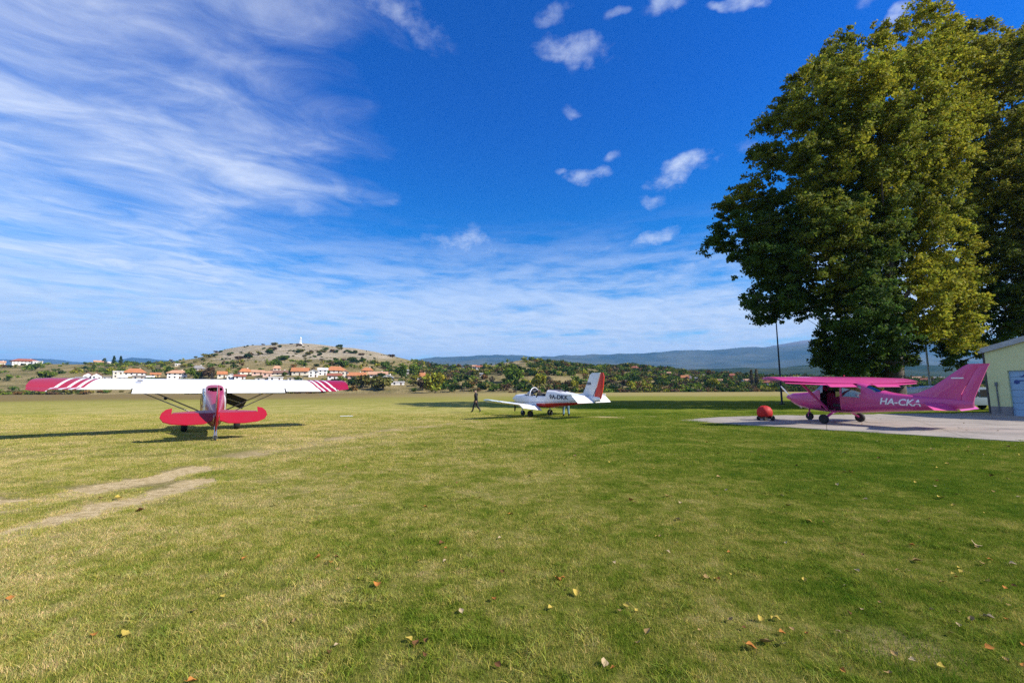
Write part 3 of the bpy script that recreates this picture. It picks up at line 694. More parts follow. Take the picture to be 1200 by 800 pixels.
def leaf_object(name, w, h, tint, seed, parent=None, per=160, cone=False, size=.15, n=6):
    g = np.random.default_rng(seed)
    if cone: z = np.linspace(.12, .9, n)*h; C_ = np.column_stack([g.normal(0, .03*w, n), g.normal(0, .03*w, n), z]); r = w/2*np.clip(1.15-np.abs(z/h-.4)*1.3, .25, 1); Rd = np.column_stack([r, r, np.full(n, h/n*.9)])
    else: C_ = np.column_stack([g.uniform(-.28, .28, n)*w, g.uniform(-.28, .28, n)*w, g.uniform(.38, .72, n)*h]); Rd = np.column_stack([g.uniform(.2, .34, n)*w, g.uniform(.2, .34, n)*w, g.uniform(.2, .3, n)*h])
    V, Fc, t = leaves(C_, Rd, per, size*max(w, h)*(.5 if cone else 1), np.tile(tint, (n, 1))*g.uniform(.75, 1.25, (n, 1)), seed, .35)
    return link_mesh(name, np_mesh(name, V, Fc, t), M_scrub, parent)
def small_tree(name, px, py, wpx, hpx, col, label, cat='tree', group=None, cone=False, seed=0, back=0):
    p = hit(px, py) if py < 458 else Vector((at(px, py, 285).x, 285, 0)); k = p.y/510; w, h = wpx*k, hpx*k
    root = empty(name, p-Vector((0, 0, .2))); tag(root, label, cat, group)
    leaf_object('crown', w, h, np.array(G[col]), seed+int(px), root, 150, cone, .13, 9 if not cone else 8)
    MB().tube([(0, 0, -.5), (.05*w, 0, h*.3), (0, 0, h*.62)], [w*.045, w*.035, .02*w], 7).build('trunk', M_bark, root, 50)
TL = [('tree', 510, 458, 27, 27, 'yellow', 'bright yellow green round tree at the field edge left of the walking man'),
      ('tree', 495, 457, 15, 13, 'brown', 'brown leafless looking bush just left of the bright yellow green tree'),
      ('tree', 448, 457, 26, 17, 'olive', 'dull olive tree at the field edge right of the red airplane wing tip'),
      ('tree', 425, 455, 22, 16, 'olive', 'olive bush directly beside the right red wing tip'),
      ('cypress', 133.5, 424, 4, 11, 'dark', 'left one of two slim dark cypresses on the left skyline'),
      ('cypress', 141.5, 424, 4, 11, 'dark', 'right one of two slim dark cypresses on the left skyline'),
      ('pine_tree', 122, 425, 6, 8, 'dark', 'dark bushy pine between white houses on the left skyline'),
      ('tree', 37, 434, 13, 9, 'mid', 'round green tree below the red roofed house on the far left'),
      ('tree', 55, 444, 18, 10, 'bright', 'wide bright green bush above the left red wing tip'),
      ('tree', 155, 424, 12, 5, 'mid', 'low green tree on the skyline right of the two cypresses'),
      ('tree', 196, 443, 10, 15, 'mid', 'tall green tree left of the pink roofed villa'),
      ('tree', 223, 442, 9, 12, 'bright', 'green tree right of the pink roofed villa'),
      ('tree', 244, 443, 12, 15, 'brown', 'grey brown bare tree behind the red airplane propeller'),
      ('tree', 235, 444, 11, 9, 'dark', 'dark round tree under the grey roofed house'),
      ('tree', 333, 441, 6, 6, 'mid', 'small green tree in front of the brown roofed villa'),
      ('tree', 447, 444, 10, 8, 'dark', 'dark round tree in front of the peach roofed row of houses'),
      ('tree', 470, 443, 12, 17, 'mid', 'green tree right of the white gabled house'),
      ('tree', 485, 440, 12, 14, 'bright', 'light green tree left of the orange roofed cottage'),
      ('tree', 452, 432, 12, 10, 'mid', 'green tree on the slope above the white gabled house'),
      ('tree', 399, 431, 14, 9, 'mid', 'wide green tree on the slope above the big orange roof'),
      ('tree', 632, 455, 18, 18, 'yellow', 'yellowish tree at the field edge behind the canopy of the white airplane'),
      ('tree', 600, 448, 24, 18, 'bright', 'broad bright green tree in the woods above the white wing'),
      ('tree', 674, 457, 12, 12, 'yellow', 'yellow green bush left of the white airplane fin'),
      ('tree', 835, 456, 13, 14, 'yellow', 'yellow green tree standing at the right end of the field edge'),
      ('tree', 700, 447, 16, 12, 'mid', 'green tree seen right behind the red rudder tip'),
      ('poplar', 881.5, 455, 5, 22, 'grey', 'left one of two bare grey brown columnar poplars left of the lamp post'),
      ('poplar', 887.5, 455, 5, 23, 'grey', 'right one of two bare grey brown columnar poplars left of the lamp post')]
for i, (nm, px, py, w, h, c, lb) in enumerate(TL):
    small_tree(nm, px, py, w, h, c, lb, 'tree', {'cypress': 'two cypresses on the skyline', 'poplar': 'two poplars at the field edge'}.get(nm), nm in ('cypress', 'poplar', 'pine_tree'), i)
def stony_shrubs():
    g = random.Random(9); vs = [leaf_object('shrub', 6.5, 4.2, np.array(G[c]), 50+i, None, 110, False, .14, 5) for i, c in enumerate(('dark', 'olive', 'mid', 'brown'))]
    used = set(); n = 0
    while n < 150:
        px, py = g.uniform(225, 500), g.uniform(403, 429)
        top = np.interp(px, CR[:, 0], CR[:, 1])
        if py < top-.2 or (py > 424 and px > 250 and g.random() < .5): continue
        if px < 260 and py > 424: continue
        p = hit(px, py); v = g.randrange(4); o = vs[v] if v not in used else vs[v].copy()
        if v in used: COL.objects.link(o)
        used.add(v); o.location = p-Vector((0, 0, .6)); o.rotation_euler.z = g.uniform(0, 6.28); s = g.choice((.35, .5, .6, .8, 1.2, 1.5)); o.scale = (s*g.uniform(.9, 1.5), s, s*g.uniform(.8, 1.1))
        tag(o, 'small dark shrub dotted on the pale stony hillside below the white monument', 'shrub', 'shrubs on the stony hill'); n += 1
stony_shrubs()

# ------------------------------------------------------------------ houses
WALLC = {'white': (.78, .76, .72), 'cream': (.72, .65, .52), 'pink': (.66, .45, .36), 'ochre': (.55, .38, .18), 'stone': (.42, .38, .33)}
ROOFC = {'orange': (.52, .20, .075), 'red': (.36, .11, .06), 'brown': (.26, .14, .09), 'peach': (.60, .33, .19), 'grey': (.28, .26, .24), 'white': (.72, .70, .68)}
MW = {k: mat(k+'_render', v, .85, noise=.12, nscale=.8) for k, v in WALLC.items()}
MR = {k: mat(k+'_roof_tiles', v, .85, noise=.35, nscale=1.3) for k, v in ROOFC.items()}
M_pane = mat('dark_window', (.03, .035, .045), .15); M_shut = mat('door_wood', (.12, .07, .04), .7)
def house(px, py, wpx, hpx, rpx, kind, wc, rc, rot, label, depth=.75, storeys=2, name='house', nwin=None):
    p = hit(px, py); k = p.y/510; w, hh, rh = wpx*k, hpx*k, rpx*k; d = w*depth if kind != 'gable_front' else w*1.2
    root = empty(name, p, (0, 0, R(rot)-math.atan2(p.x, p.y))); tag(root, label, 'house', 'houses of the village')
    MB().box((0, d/2, hh/2-1.5), (w, d, hh+3)).build('wall', MW[wc], root)
    e = .05*w+.3; r = MB(); x, y0, y1 = w/2+e, -e, d+e
    z0 = hh
    if kind == 'hip':
        i = min(w, d)*.42; v = [(-x, y0, z0), (x, y0, z0), (x, y1, z0), (-x, y1, z0), (-x+i, d/2, z0+rh), (x-i, d/2, z0+rh)]
        r.add(v+[(a, b, c-.3) for a, b, c in v[:4]], [(0, 1, 5, 4), (1, 2, 5), (2, 3, 4, 5), (3, 0, 4), (0, 6, 7, 1), (1, 7, 8, 2), (2, 8, 9, 3), (3, 9, 6, 0), (9, 8, 7, 6)])
    elif kind == 'gable_front':
        v = [(-x, y0, z0), (x, y0, z0), (x, y1, z0), (-x, y1, z0), (0, y0, z0+rh), (0, y1, z0+rh)]
        r.add(v+[(a, b, c-.35) for a, b, c in v], [(0, 4, 5, 3), (4, 1, 2, 5), (6, 9, 11, 10), (10, 11, 8, 7), (0, 3, 9, 6), (1, 7, 8, 2), (0, 6, 10, 4), (4, 10, 7, 1), (3, 5, 11, 9), (5, 2, 8, 11)])
        MB().add([(-w/2, .01, z0-.1), (w/2, .01, z0-.1), (0, .01, z0+rh*.93), (-w/2, d-.01, z0-.1), (w/2, d-.01, z0-.1), (0, d-.01, z0+rh*.93)], [(0, 1, 2), (5, 4, 3), (0, 2, 5, 3), (1, 4, 5, 2), (0, 3, 4, 1)]).build('gable', MW[wc], root)
    elif kind == 'flat': r.box((0, d/2, z0+rh/2+.02), (w+e, d+e, rh))
    else:
        v = [(-x, y0, z0), (x, y0, z0), (x, y1, z0), (-x, y1, z0), (-x, d/2, z0+rh), (x, d/2, z0+rh)]
        r.add(v+[(a, b, c-.35) for a, b, c in v], [(0, 1, 5, 4), (2, 3, 4, 5), (6, 10, 11, 7), (8, 11, 10, 9), (0, 6, 7, 1), (2, 8, 9, 3), (1, 7, 11, 5), (5, 11, 8, 2), (0, 4, 10, 6), (4, 3, 9, 10)])
        MB().add([(-w/2+.01, 0, z0-.1), (-w/2+.01, d, z0-.1), (-w/2+.01, d/2, z0+rh*.9), (w/2-.01, 0, z0-.1), (w/2-.01, d, z0-.1), (w/2-.01, d/2, z0+rh*.9)], [(0, 2, 1), (3, 4, 5), (0, 3, 5, 2), (1, 2, 5, 4), (0, 1, 4, 3)]).build('gable', MW[wc], root)
    ro = r.build('roof', MR[rc], root)
    if rh > 2 and w > 8: MB().box((w*.22, d*.55, z0+rh*.8), (.8, .8, 2.2)).build('chimney', MW['white' if wc != 'white' else 'cream'], ro)
    st = max(1, min(storeys, round(hh/2.8))); nx = nwin or max(2, int(w/3.4))
    for s in range(st):
        for q in range(nx):
            zz = (s+.58)*hh/st; xx = (q+.5)/nx*w-w/2
            if s == 0 and q == nx//2: MB().box((xx, -.02, 1.1), (1.1, .12, 2.2)).build('door', M_shut, root)
            else: MB().box((xx, -.02, zz), (1.25, .1, 1.35)).build('window', M_pane, root)
HL = [(30, 426, 21, 4.5, 3, 'hip', 'white', 'red', 6, 'white house with a wide dark red roof alone on the far left ridge'),
      (1, 426, 7, 3, 2, 'gable', 'cream', 'peach', 0, 'small pale house at the very left edge of the photo on the ridge'),
      (44, 427, 8, 3, 1, 'flat', 'white', 'white', 0, 'low white annexe right of the dark red roofed house'),
      (115.5, 425.5, 8, 3, 2, 'gable', 'white', 'peach', 0, 'small white house with pinkish roof left of the dark skyline pine'),
      (126, 425.5, 6, 3, 1, 'gable', 'white', 'white', 0, 'tiny all white house right of the dark skyline pine'),
      (103, 445, 9, 5, 3.5, 'gable_front', 'white', 'red', 0, 'left white gable of a pair above the left wing stripes'),
      (113, 445, 9, 5, 3.5, 'gable_front', 'white', 'red', 0, 'right white gable of a pair above the left wing stripes'),
      (95, 446, 9, 3, 1.5, 'gable', 'stone', 'grey', 0, 'low grey stone house left of the pair of white gables'),
      (125, 446, 7, 4, 1, 'flat', 'stone', 'grey', 0, 'squat grey stone building between the white gables and the cream block'),
      (138, 443, 9, 7, 1.2, 'flat', 'cream', 'white', 4, 'cream flat topped block left of the bright orange hip roof'),
      (157, 441, 19, 4.5, 5, 'hip', 'white', 'orange', -6, 'large villa with a bright orange hip roof in the left village'),
      (166, 445, 17, 3.5, 1.4, 'flat', 'stone', 'grey', 0, 'long low grey shed in front of the bright orange hip roof'),
      (143, 446, 8, 4, 2, 'gable', 'white', 'white', 0, 'low white shed below the cream flat topped block'),
      (182, 442, 9, 3.5, 2, 'gable', 'ochre', 'orange', 0, 'small ochre house right of the bright orange hip roof'),
      (176, 445, 7, 3, 1.5, 'gable', 'white', 'white', 0, 'small white hut below the small ochre house'),
      (207.5, 444, 19, 7, 3.5, 'hip', 'white', 'peach', 0, 'three storey white villa with pale pink roof standing alone left of the propeller'),
      (233, 434, 11, 2.5, 3.5, 'hip', 'stone', 'grey', 8, 'house with a grey roof up the slope left of the propeller'),
      (208, 429, 5, 1.8, 1, 'flat', 'cream', 'white', 0, 'tiny pale hut high in the trees above the pink roofed villa'),
      (260, 443, 9, 4.5, 3.5, 'gable', 'cream', 'orange', 0, 'cream house with orange roof immediately right of the propeller'),
      (271, 445, 9, 4, 3, 'gable_front', 'white', 'white', 0, 'white gabled house second right of the propeller'),
      (281, 445, 11, 4, 2.2, 'gable', 'white', 'red', 0, 'white house with a dark red roof third right of the propeller'),
      (288, 439, 12, 3.5, 4, 'hip', 'cream', 'orange', 14, 'cream house with orange hip roof behind the dark red roofed one'),
      (302, 440, 12, 4, 2.5, 'gable', 'pink', 'peach', 0, 'salmon pink house with peach roof in the middle of the village'),
      (313, 442, 9, 5, 2, 'gable', 'pink', 'peach', 0, 'narrow pink house right of the salmon pink one'),
      (307, 446, 14, 2.5, .8, 'flat', 'white', 'grey', 0, 'low white shed in front of the pink houses'),
      (328, 440, 20, 3.5, 3, 'gable', 'cream', 'brown', -4, 'wide cream villa with brown roof under the monument hill'),
      (324.5, 434, 8, 2.5, 3, 'hip', 'cream', 'peach', 0, 'small cream tower like house behind the brown roofed villa'),
      (323, 446, 15, 3, 1, 'flat', 'white', 'white', 0, 'long low white garage in front of the brown roofed villa'),
      (351, 440, 17, 5, 4.5, 'gable', 'cream', 'orange', -8, 'cream house with a vivid orange roof below the white monument'),
      (346, 446, 16, 2.6, 1, 'flat', 'cream', 'grey', 0, 'low cream terrace below the vivid orange roofed house'),
      (367, 442, 10, 6.5, 2.5, 'gable_front', 'white', 'white', 0, 'tall white gable right of the vivid orange roofed house'),
      (378, 440, 10, 6.5, 2.5, 'gable', 'white', 'white', 0, 'white block next to the tall white gable'),
      (394, 437, 21, 3, 5, 'hip', 'white', 'orange', 6, 'big house with the largest orange hip roof above the right wing stripes'),
      (392, 445, 15, 5, 2.5, 'gable', 'white', 'red', 0, 'white house with brick red roof right in front of the largest orange hip roof'),
      (404, 444, 8, 8, 2.2, 'gable_front', 'cream', 'peach', 0, 'cream gabled house directly above the right red wing tip'),
      (418, 444, 19, 4, 4, 'gable', 'pink', 'orange', 2, 'long house with orange roof just right of the right wing tip'),
      (430.5, 440, 12, 6, 3.5, 'hip', 'ochre', 'orange', 0, 'taller house with a square orange roof right of the wing tip'),
      (443, 442, 20, 3.5, 3.5, 'gable', 'white', 'peach', 0, 'long row with a faded peach roof right of the square orange roof'),
      (430, 449, 12, 3.5, 1.5, 'gable', 'white', 'brown', 0, 'small white house with brown roof behind the olive field edge trees'),
      (454.5, 448, 12, 6, 3.6, 'gable_front', 'white', 'white', 0, 'pure white house with a pointed gable at the right of the village'),
      (466, 451, 15, 3, 1.2, 'flat', 'white', 'white', 0, 'bright white flat shed below the pointed white gable'),
      (495, 445, 12, 4, 4.5, 'hip', 'white', 'orange', 0, 'lone white cottage with orange roof behind the bright yellow green tree'),
      (507, 444, 14, 3, 2.4, 'gable', 'stone', 'grey', 0, 'pale grey barn right of the lone orange roofed cottage'),
      (477, 441, 4, 7, 1, 'flat', 'stone', 'white', 0, 'narrow pale stone ruin between green trees left of the lone cottage'),
      (562, 434, 7, 4, 2, 'gable', 'white', 'red', 10, 'small white house in the woods above the walking man'),
      (556, 432, 5, 3, 1.5, 'gable', 'white', 'peach', 0, 'tiny white house left of the one in the woods above the walking man'),
      (564, 441, 4, 3, 1, 'flat', 'cream', 'white', 0, 'tiny cream hut in the woods below the two small white houses'),
      (744, 434, 9, 2.5, 2.6, 'hip', 'pink', 'red', 0, 'lone pinkish house on the wooded skyline right of the fin'),
      (736, 449, 5, 2.5, 1.4, 'gable', 'white', 'white', 0, 'tiny white hut at the field edge right of the fin'),
      (784, 441, 4, 4, 1.4, 'gable', 'white', 'peach', 0, 'narrow white house left of the orange house in the right village'),
      (793, 442, 3, 3, 1, 'flat', 'cream', 'white', 0, 'smallest cream house left of the orange house in the right village'),
      (803, 446, 8, 3.5, 3, 'gable', 'pink', 'orange', 0, 'orange house in the middle of the right hand woods'),
      (808.5, 446, 4, 5, 2, 'gable_front', 'white', 'peach', 0, 'narrow white gable attached right of the orange house'),
      (822, 443, 6, 3, 1.5, 'gable', 'stone', 'grey', 0, 'grey house in the right hand woods right of the orange one'),
      (816, 446, 3, 3, 1, 'flat', 'white', 'white', 0, 'tiny white shed between the orange and the grey house'),
      (842, 450, 8, 4, 2, 'gable', 'pink', 'peach', 0, 'pink house right of the yellow green tree at the field edge'),
      (850, 449, 6, 3, 2, 'gable', 'white', 'red', 0, 'small house with dark red roof second right of the yellow green field edge tree'),
      (858, 444, 8, 4, 2.5, 'hip', 'pink', 'red', 0, 'pink house with red roof halfway to the two poplars'),
      (868, 451, 7, 4, 1.4, 'flat', 'white', 'white', 0, 'white flat house just left of the two poplars'),
      (875, 450, 7, 4, 2, 'gable', 'white', 'peach', 0, 'white house touching the left poplar'),
      (900, 452, 9, 4, 2, 'gable', 'white', 'red', 0, 'white house right of the two poplars behind the pink wing tip'),
      (1075, 447, 7, 4, 2, 'gable', 'white', 'peach', 0, 'far white house seen left of the grey pole between the big trees'),
      (1084, 449, 6, 4, 2, 'gable', 'white', 'red', 0, 'far house seen directly left of the grey pole foot'),
      (1101, 447, 8, 4, 2, 'gable', 'white', 'grey', 0, 'far white house seen right of the grey pole')]
for hcfg in HL: house(*hcfg)
def monument():
    p = hit(352, 404.5); p.z = float(terrain(p.x, p.y)); k = p.y/510
    root = empty('monument', p-Vector((0, 0, .4))); tag(root, 'white stone monument with a stepped foot on top of the stony hill', 'monument')
    m = mat('white_stone', (.8, .79, .76), .6, noise=.08)
    MB().box((0, 0, .8), (7.0, 7.0, 1.6)).box((0, 0, 2.4), (4.4, 4.4, 1.7)).build('base', m, root)
    b = MB(); b.loft([[(-a, -a, z), (a, -a, z), (a, a, z), (-a, a, z)] for a, z in ((1.7, 3.2), (1.0, 6), (.75, 10.5))]).build('shaft', m, root)
    MB().lathe([(.6, 10.4), (1.0, 11), (1.35, 12.0), (1.2, 13.2), (.5, 14.2), (0, 14.5)], (0, 0, 0)).build('figure', m, root, 40)
monument()

# ------------------------------------------------------------------ airplane building blocks
def ring(x, zb, zt, hw, n, N=28):
    zc, hh = (zb+zt)/2, (zt-zb)/2; out = []
    for k in range(N):
        a = 2*math.pi*k/N; c, s = math.cos(a), math.sin(a)
        out.append((x, hw*math.copysign(abs(c)**(2/n), c), zc+hh*math.copysign(abs(s)**(2/n), s)))
    return out
class Hull:
    def __init__(s, secs, step=.12, N=36):
        s.secs = sorted(secs, key=lambda q: q[0]); s.N = N; s.x = np.array([q[0] for q in s.secs]); s.p = np.array([q[1:] for q in s.secs]); s.step = step
    def at(s, x):
        # smooth (cubic hermite) interpolation of the section values
        X = s.x; i = int(np.clip(np.searchsorted(X, x)-1, 0, len(X)-2)); h = X[i+1]-X[i]; t = (x-X[i])/h
        def sl(k): return (s.p[min(k+1, len(X)-1)]-s.p[max(k-1, 0)])/(X[min(k+1, len(X)-1)]-X[max(k-1, 0)])
        m0, m1 = sl(i)*h, sl(i+1)*h; d = s.p[i+1]-s.p[i]
        for q in range(len(d)):
            if abs(d[q]) < 1e-6: m0[q] = m1[q] = 0
            else:
                for m in (m0, m1): m[q] = np.clip(m[q]/d[q], 0, 3)*d[q]
        return (2*t**3-3*t**2+1)*s.p[i]+(t**3-2*t**2+t)*m0+(-2*t**3+3*t**2)*s.p[i+1]+(t**3-t**2)*m1
    def side(s, x, z):
        zb, zt, hw, n = s.at(x); u = (z-(zb+zt)/2)/((zt-zb)/2); u = min(.999, abs(u)); return hw*(1-u**n)**(1/n)
    def build(s, name, mats, parent, paint=None, cut=None, extra=()):
        xs = sorted(set([round(v, 4) for v in list(np.arange(s.x[0], s.x[-1], s.step))+list(s.x)+list(extra)]))
        m = MB(); m.loft([ring(x, *s.at(x), s.N) for x in xs])
        fs, mi = [], []
        for f in m.f:
            c = [sum(m.v[i][q] for i in f)/len(f) for q in range(3)]
            if cut and len(f) == 4 and cut(*c): continue
            fs.append(f); mi.append(paint(*c) if paint else 0)
        m.f, m.mi = fs, mi
        return m.build(name, mats, parent, 35)
def airfoil(N=9, thick=.12, camber=.02):
    up, lo = [], []
    for k in range(N+1):
        x = .5*(1-math.cos(math.pi*k/N)); t = 5*thick*(.2969*math.sqrt(x)-.126*x-.3516*x*x+.2843*x**3-.1015*x**4)
        c = camber*4*x*(1-x); up.append((x, c+t)); lo.append((x, c-t))
    return up[::-1]+lo[1:-1]
def wing_mesh(stations, thick=.13, camber=.02, x0=0.0, x1=1.0):
    """stations: (y, xLE, zLE, chord, twist deg); x0..x1 the share of the chord to build"""
    m = MB(); rings = []
    for y, xl, z, c, tw in stations:
        a = R(tw); r = []
        for u, v in airfoil(12, thick, camber):
            u = min(max(u, x0), x1) if (x0 > 0 or x1 < 1) else u
            r.append((xl-c*(u*math.cos(a)+v*math.sin(a)*1), y, z+c*(v*math.cos(a)-u*math.sin(a))))
        rings.append(r)
    m.loft(rings); return m
def slab(poly, t, axis='y', c=0.0):
    """thin plate with bevelled rim; poly in (x,z) for axis y"""
    n = len(poly); cx = sum(p[0] for p in poly)/n; cz = sum(p[1] for p in poly)/n; m = MB(); vs = []
    for off, s in ((-t/2, .9), (-t/4, 1.0), (t/4, 1.0), (t/2, .9)):
        for x, z in poly:
            px, pz = cx+(x-cx)*s, cz+(z-cz)*s; vs.append((px, c+off, pz) if axis == 'y' else (px, pz, c+off))
    fs = [tuple(range(n-1, -1, -1)), tuple(3*n+k for k in range(n))]+[(l*n+k, l*n+(k+1) % n, l*n+n+(k+1) % n, l*n+n+k) for l in range(3) for k in range(n)]
    return m.add(vs, fs)
M_tyre = mat('tyre_rubber', (.022, .022, .022), .8, noise=.3); M_alu = mat('bare_metal', (.55, .56, .58), .35, metal=.9)
M_dark = mat('dark_interior', (.02, .02, .022), .85); M_seat = mat('seat_fabric', (.07, .07, .08), .9, noise=.3)
M_black = mat('black_paint', (.02, .02, .022), .4)
M_white = mat('white_paint', (.80, .80, .79), .3, noise=.06, nscale=1.2, coat=.3)
def glass(name, tint=(.8, .86, .88), f=.72):
    m = bpy.data.materials.new(name); m.use_nodes = True; T = NT(m.node_tree); o = m.node_tree.nodes['Material Output']
    t = T.n('BsdfTransparent', i={0: tint+(1,)}); g = T.n('BsdfGlossy', i={0: (.9, .9, .9, 1), 'Roughness': .04}); fr = T.n('Fresnel', i={0: 1.45})
    k = T.m('ADD', T.m('MULTIPLY', fr.outputs[0], .9), 1-f-.2, clamp=True)
    mx = T.n('MixShader', i={0: k, 1: t.outputs[0], 2: g.outputs[0]}); m.node_tree.links.new(mx.outputs[0], o.inputs[0]); return m
M_glass = glass('clear_glass'); M_glass2 = glass('smoked_glass', (.25, .28, .30), .6)
def wheel(parent, loc, r, w, fork=None):
    root = MB().lathe([(r*.5, -w*.42), (r*.86, -w*.5), (r*.97, -w*.34), (r, 0), (r*.97, w*.34), (r*.86, w*.5), (r*.5, w*.42)], loc, 'Y', 24).build('wheel', M_tyre, parent, 40)
    hub = MB().lathe([(0, -w*.36), (r*.3, -w*.42), (r*.5, -w*.40), (r*.5, w*.40), (r*.3, w*.42), (0, w*.36)], loc, 'Y', 18).build('rim', M_alu, root, 40)
    return root
def prop(parent, x, z, Rr, ang, m=M_black, spin=None, sr=.13):
    b = MB()
    for s in (0, math.pi):
        st = [(.05, .05, 38), (.18, .10, 34), (.45, .15, 24), (.75, .13, 16), (.95, .09, 12), (1.0, .03, 11)]; rings = []
        for f, c, tw in st:
            a = R(tw); rr = Rr*f; q = []
            for u, v in ((-.5, 0), (-.2, .09), (.2, .07), (.5, 0), (.2, -.03), (-.2, -.03)):
                yy = u*c*math.cos(a)-v*c*math.sin(a); xx = u*c*math.sin(a)+v*c*math.cos(a); t = ang+s
                q.append((x+xx, rr*math.cos(t)-yy*math.sin(t), z+rr*math.sin(t)+yy*math.cos(t)))
            rings.append(q)
        b.loft(rings)
    p = b.build('propeller', m, parent, 40)
    MB().lathe([(sr, -.08), (sr*.97, .04), (sr*.75, .16), (sr*.4, .25), (0, .29)], (x, 0, z), 'X', 20).build('spinner', spin or m, p, 50)
    return p
def side_text(hull, txt, size, x, z, side, m, parent, name='registration', shear=.2, slope=0.0, bold=.01, mirror=1):
    vs, fs = text_mesh(txt, size, shear, bold); out = []
    # letters read from nose to tail on the left side (viewer on +y looks along -y, x runs right to left)
    for u, v, _ in vs:
        xx = x-u*side*mirror; zz = z+v+slope*u; out.append((xx, side*(hull.side(xx, zz)+.006), zz))
    import bmesh
    bm = bmesh.new(); q = [bm.verts.new(p) for p in vs]
    for f in fs: bm.faces.new([q[i] for i in f])
    for k in range(-4, 24): bmesh.ops.bisect_plane(bm, geom=bm.verts[:]+bm.edges[:]+bm.faces[:], plane_co=(0, k*size*.055, 0), plane_no=(0, 1, 0))
    out = []
    for v in bm.verts:
        xx = x-v.co.x*side*mirror; zz = z+v.co.y+slope*v.co.x; out.append((xx, side*(hull.side(xx, zz)+.012), zz))
    for v, p in zip(bm.verts, out): v.co = p
    me = bpy.data.meshes.new(name); bm.to_mesh(me); bm.free(); return link_mesh(name, me, m, parent)

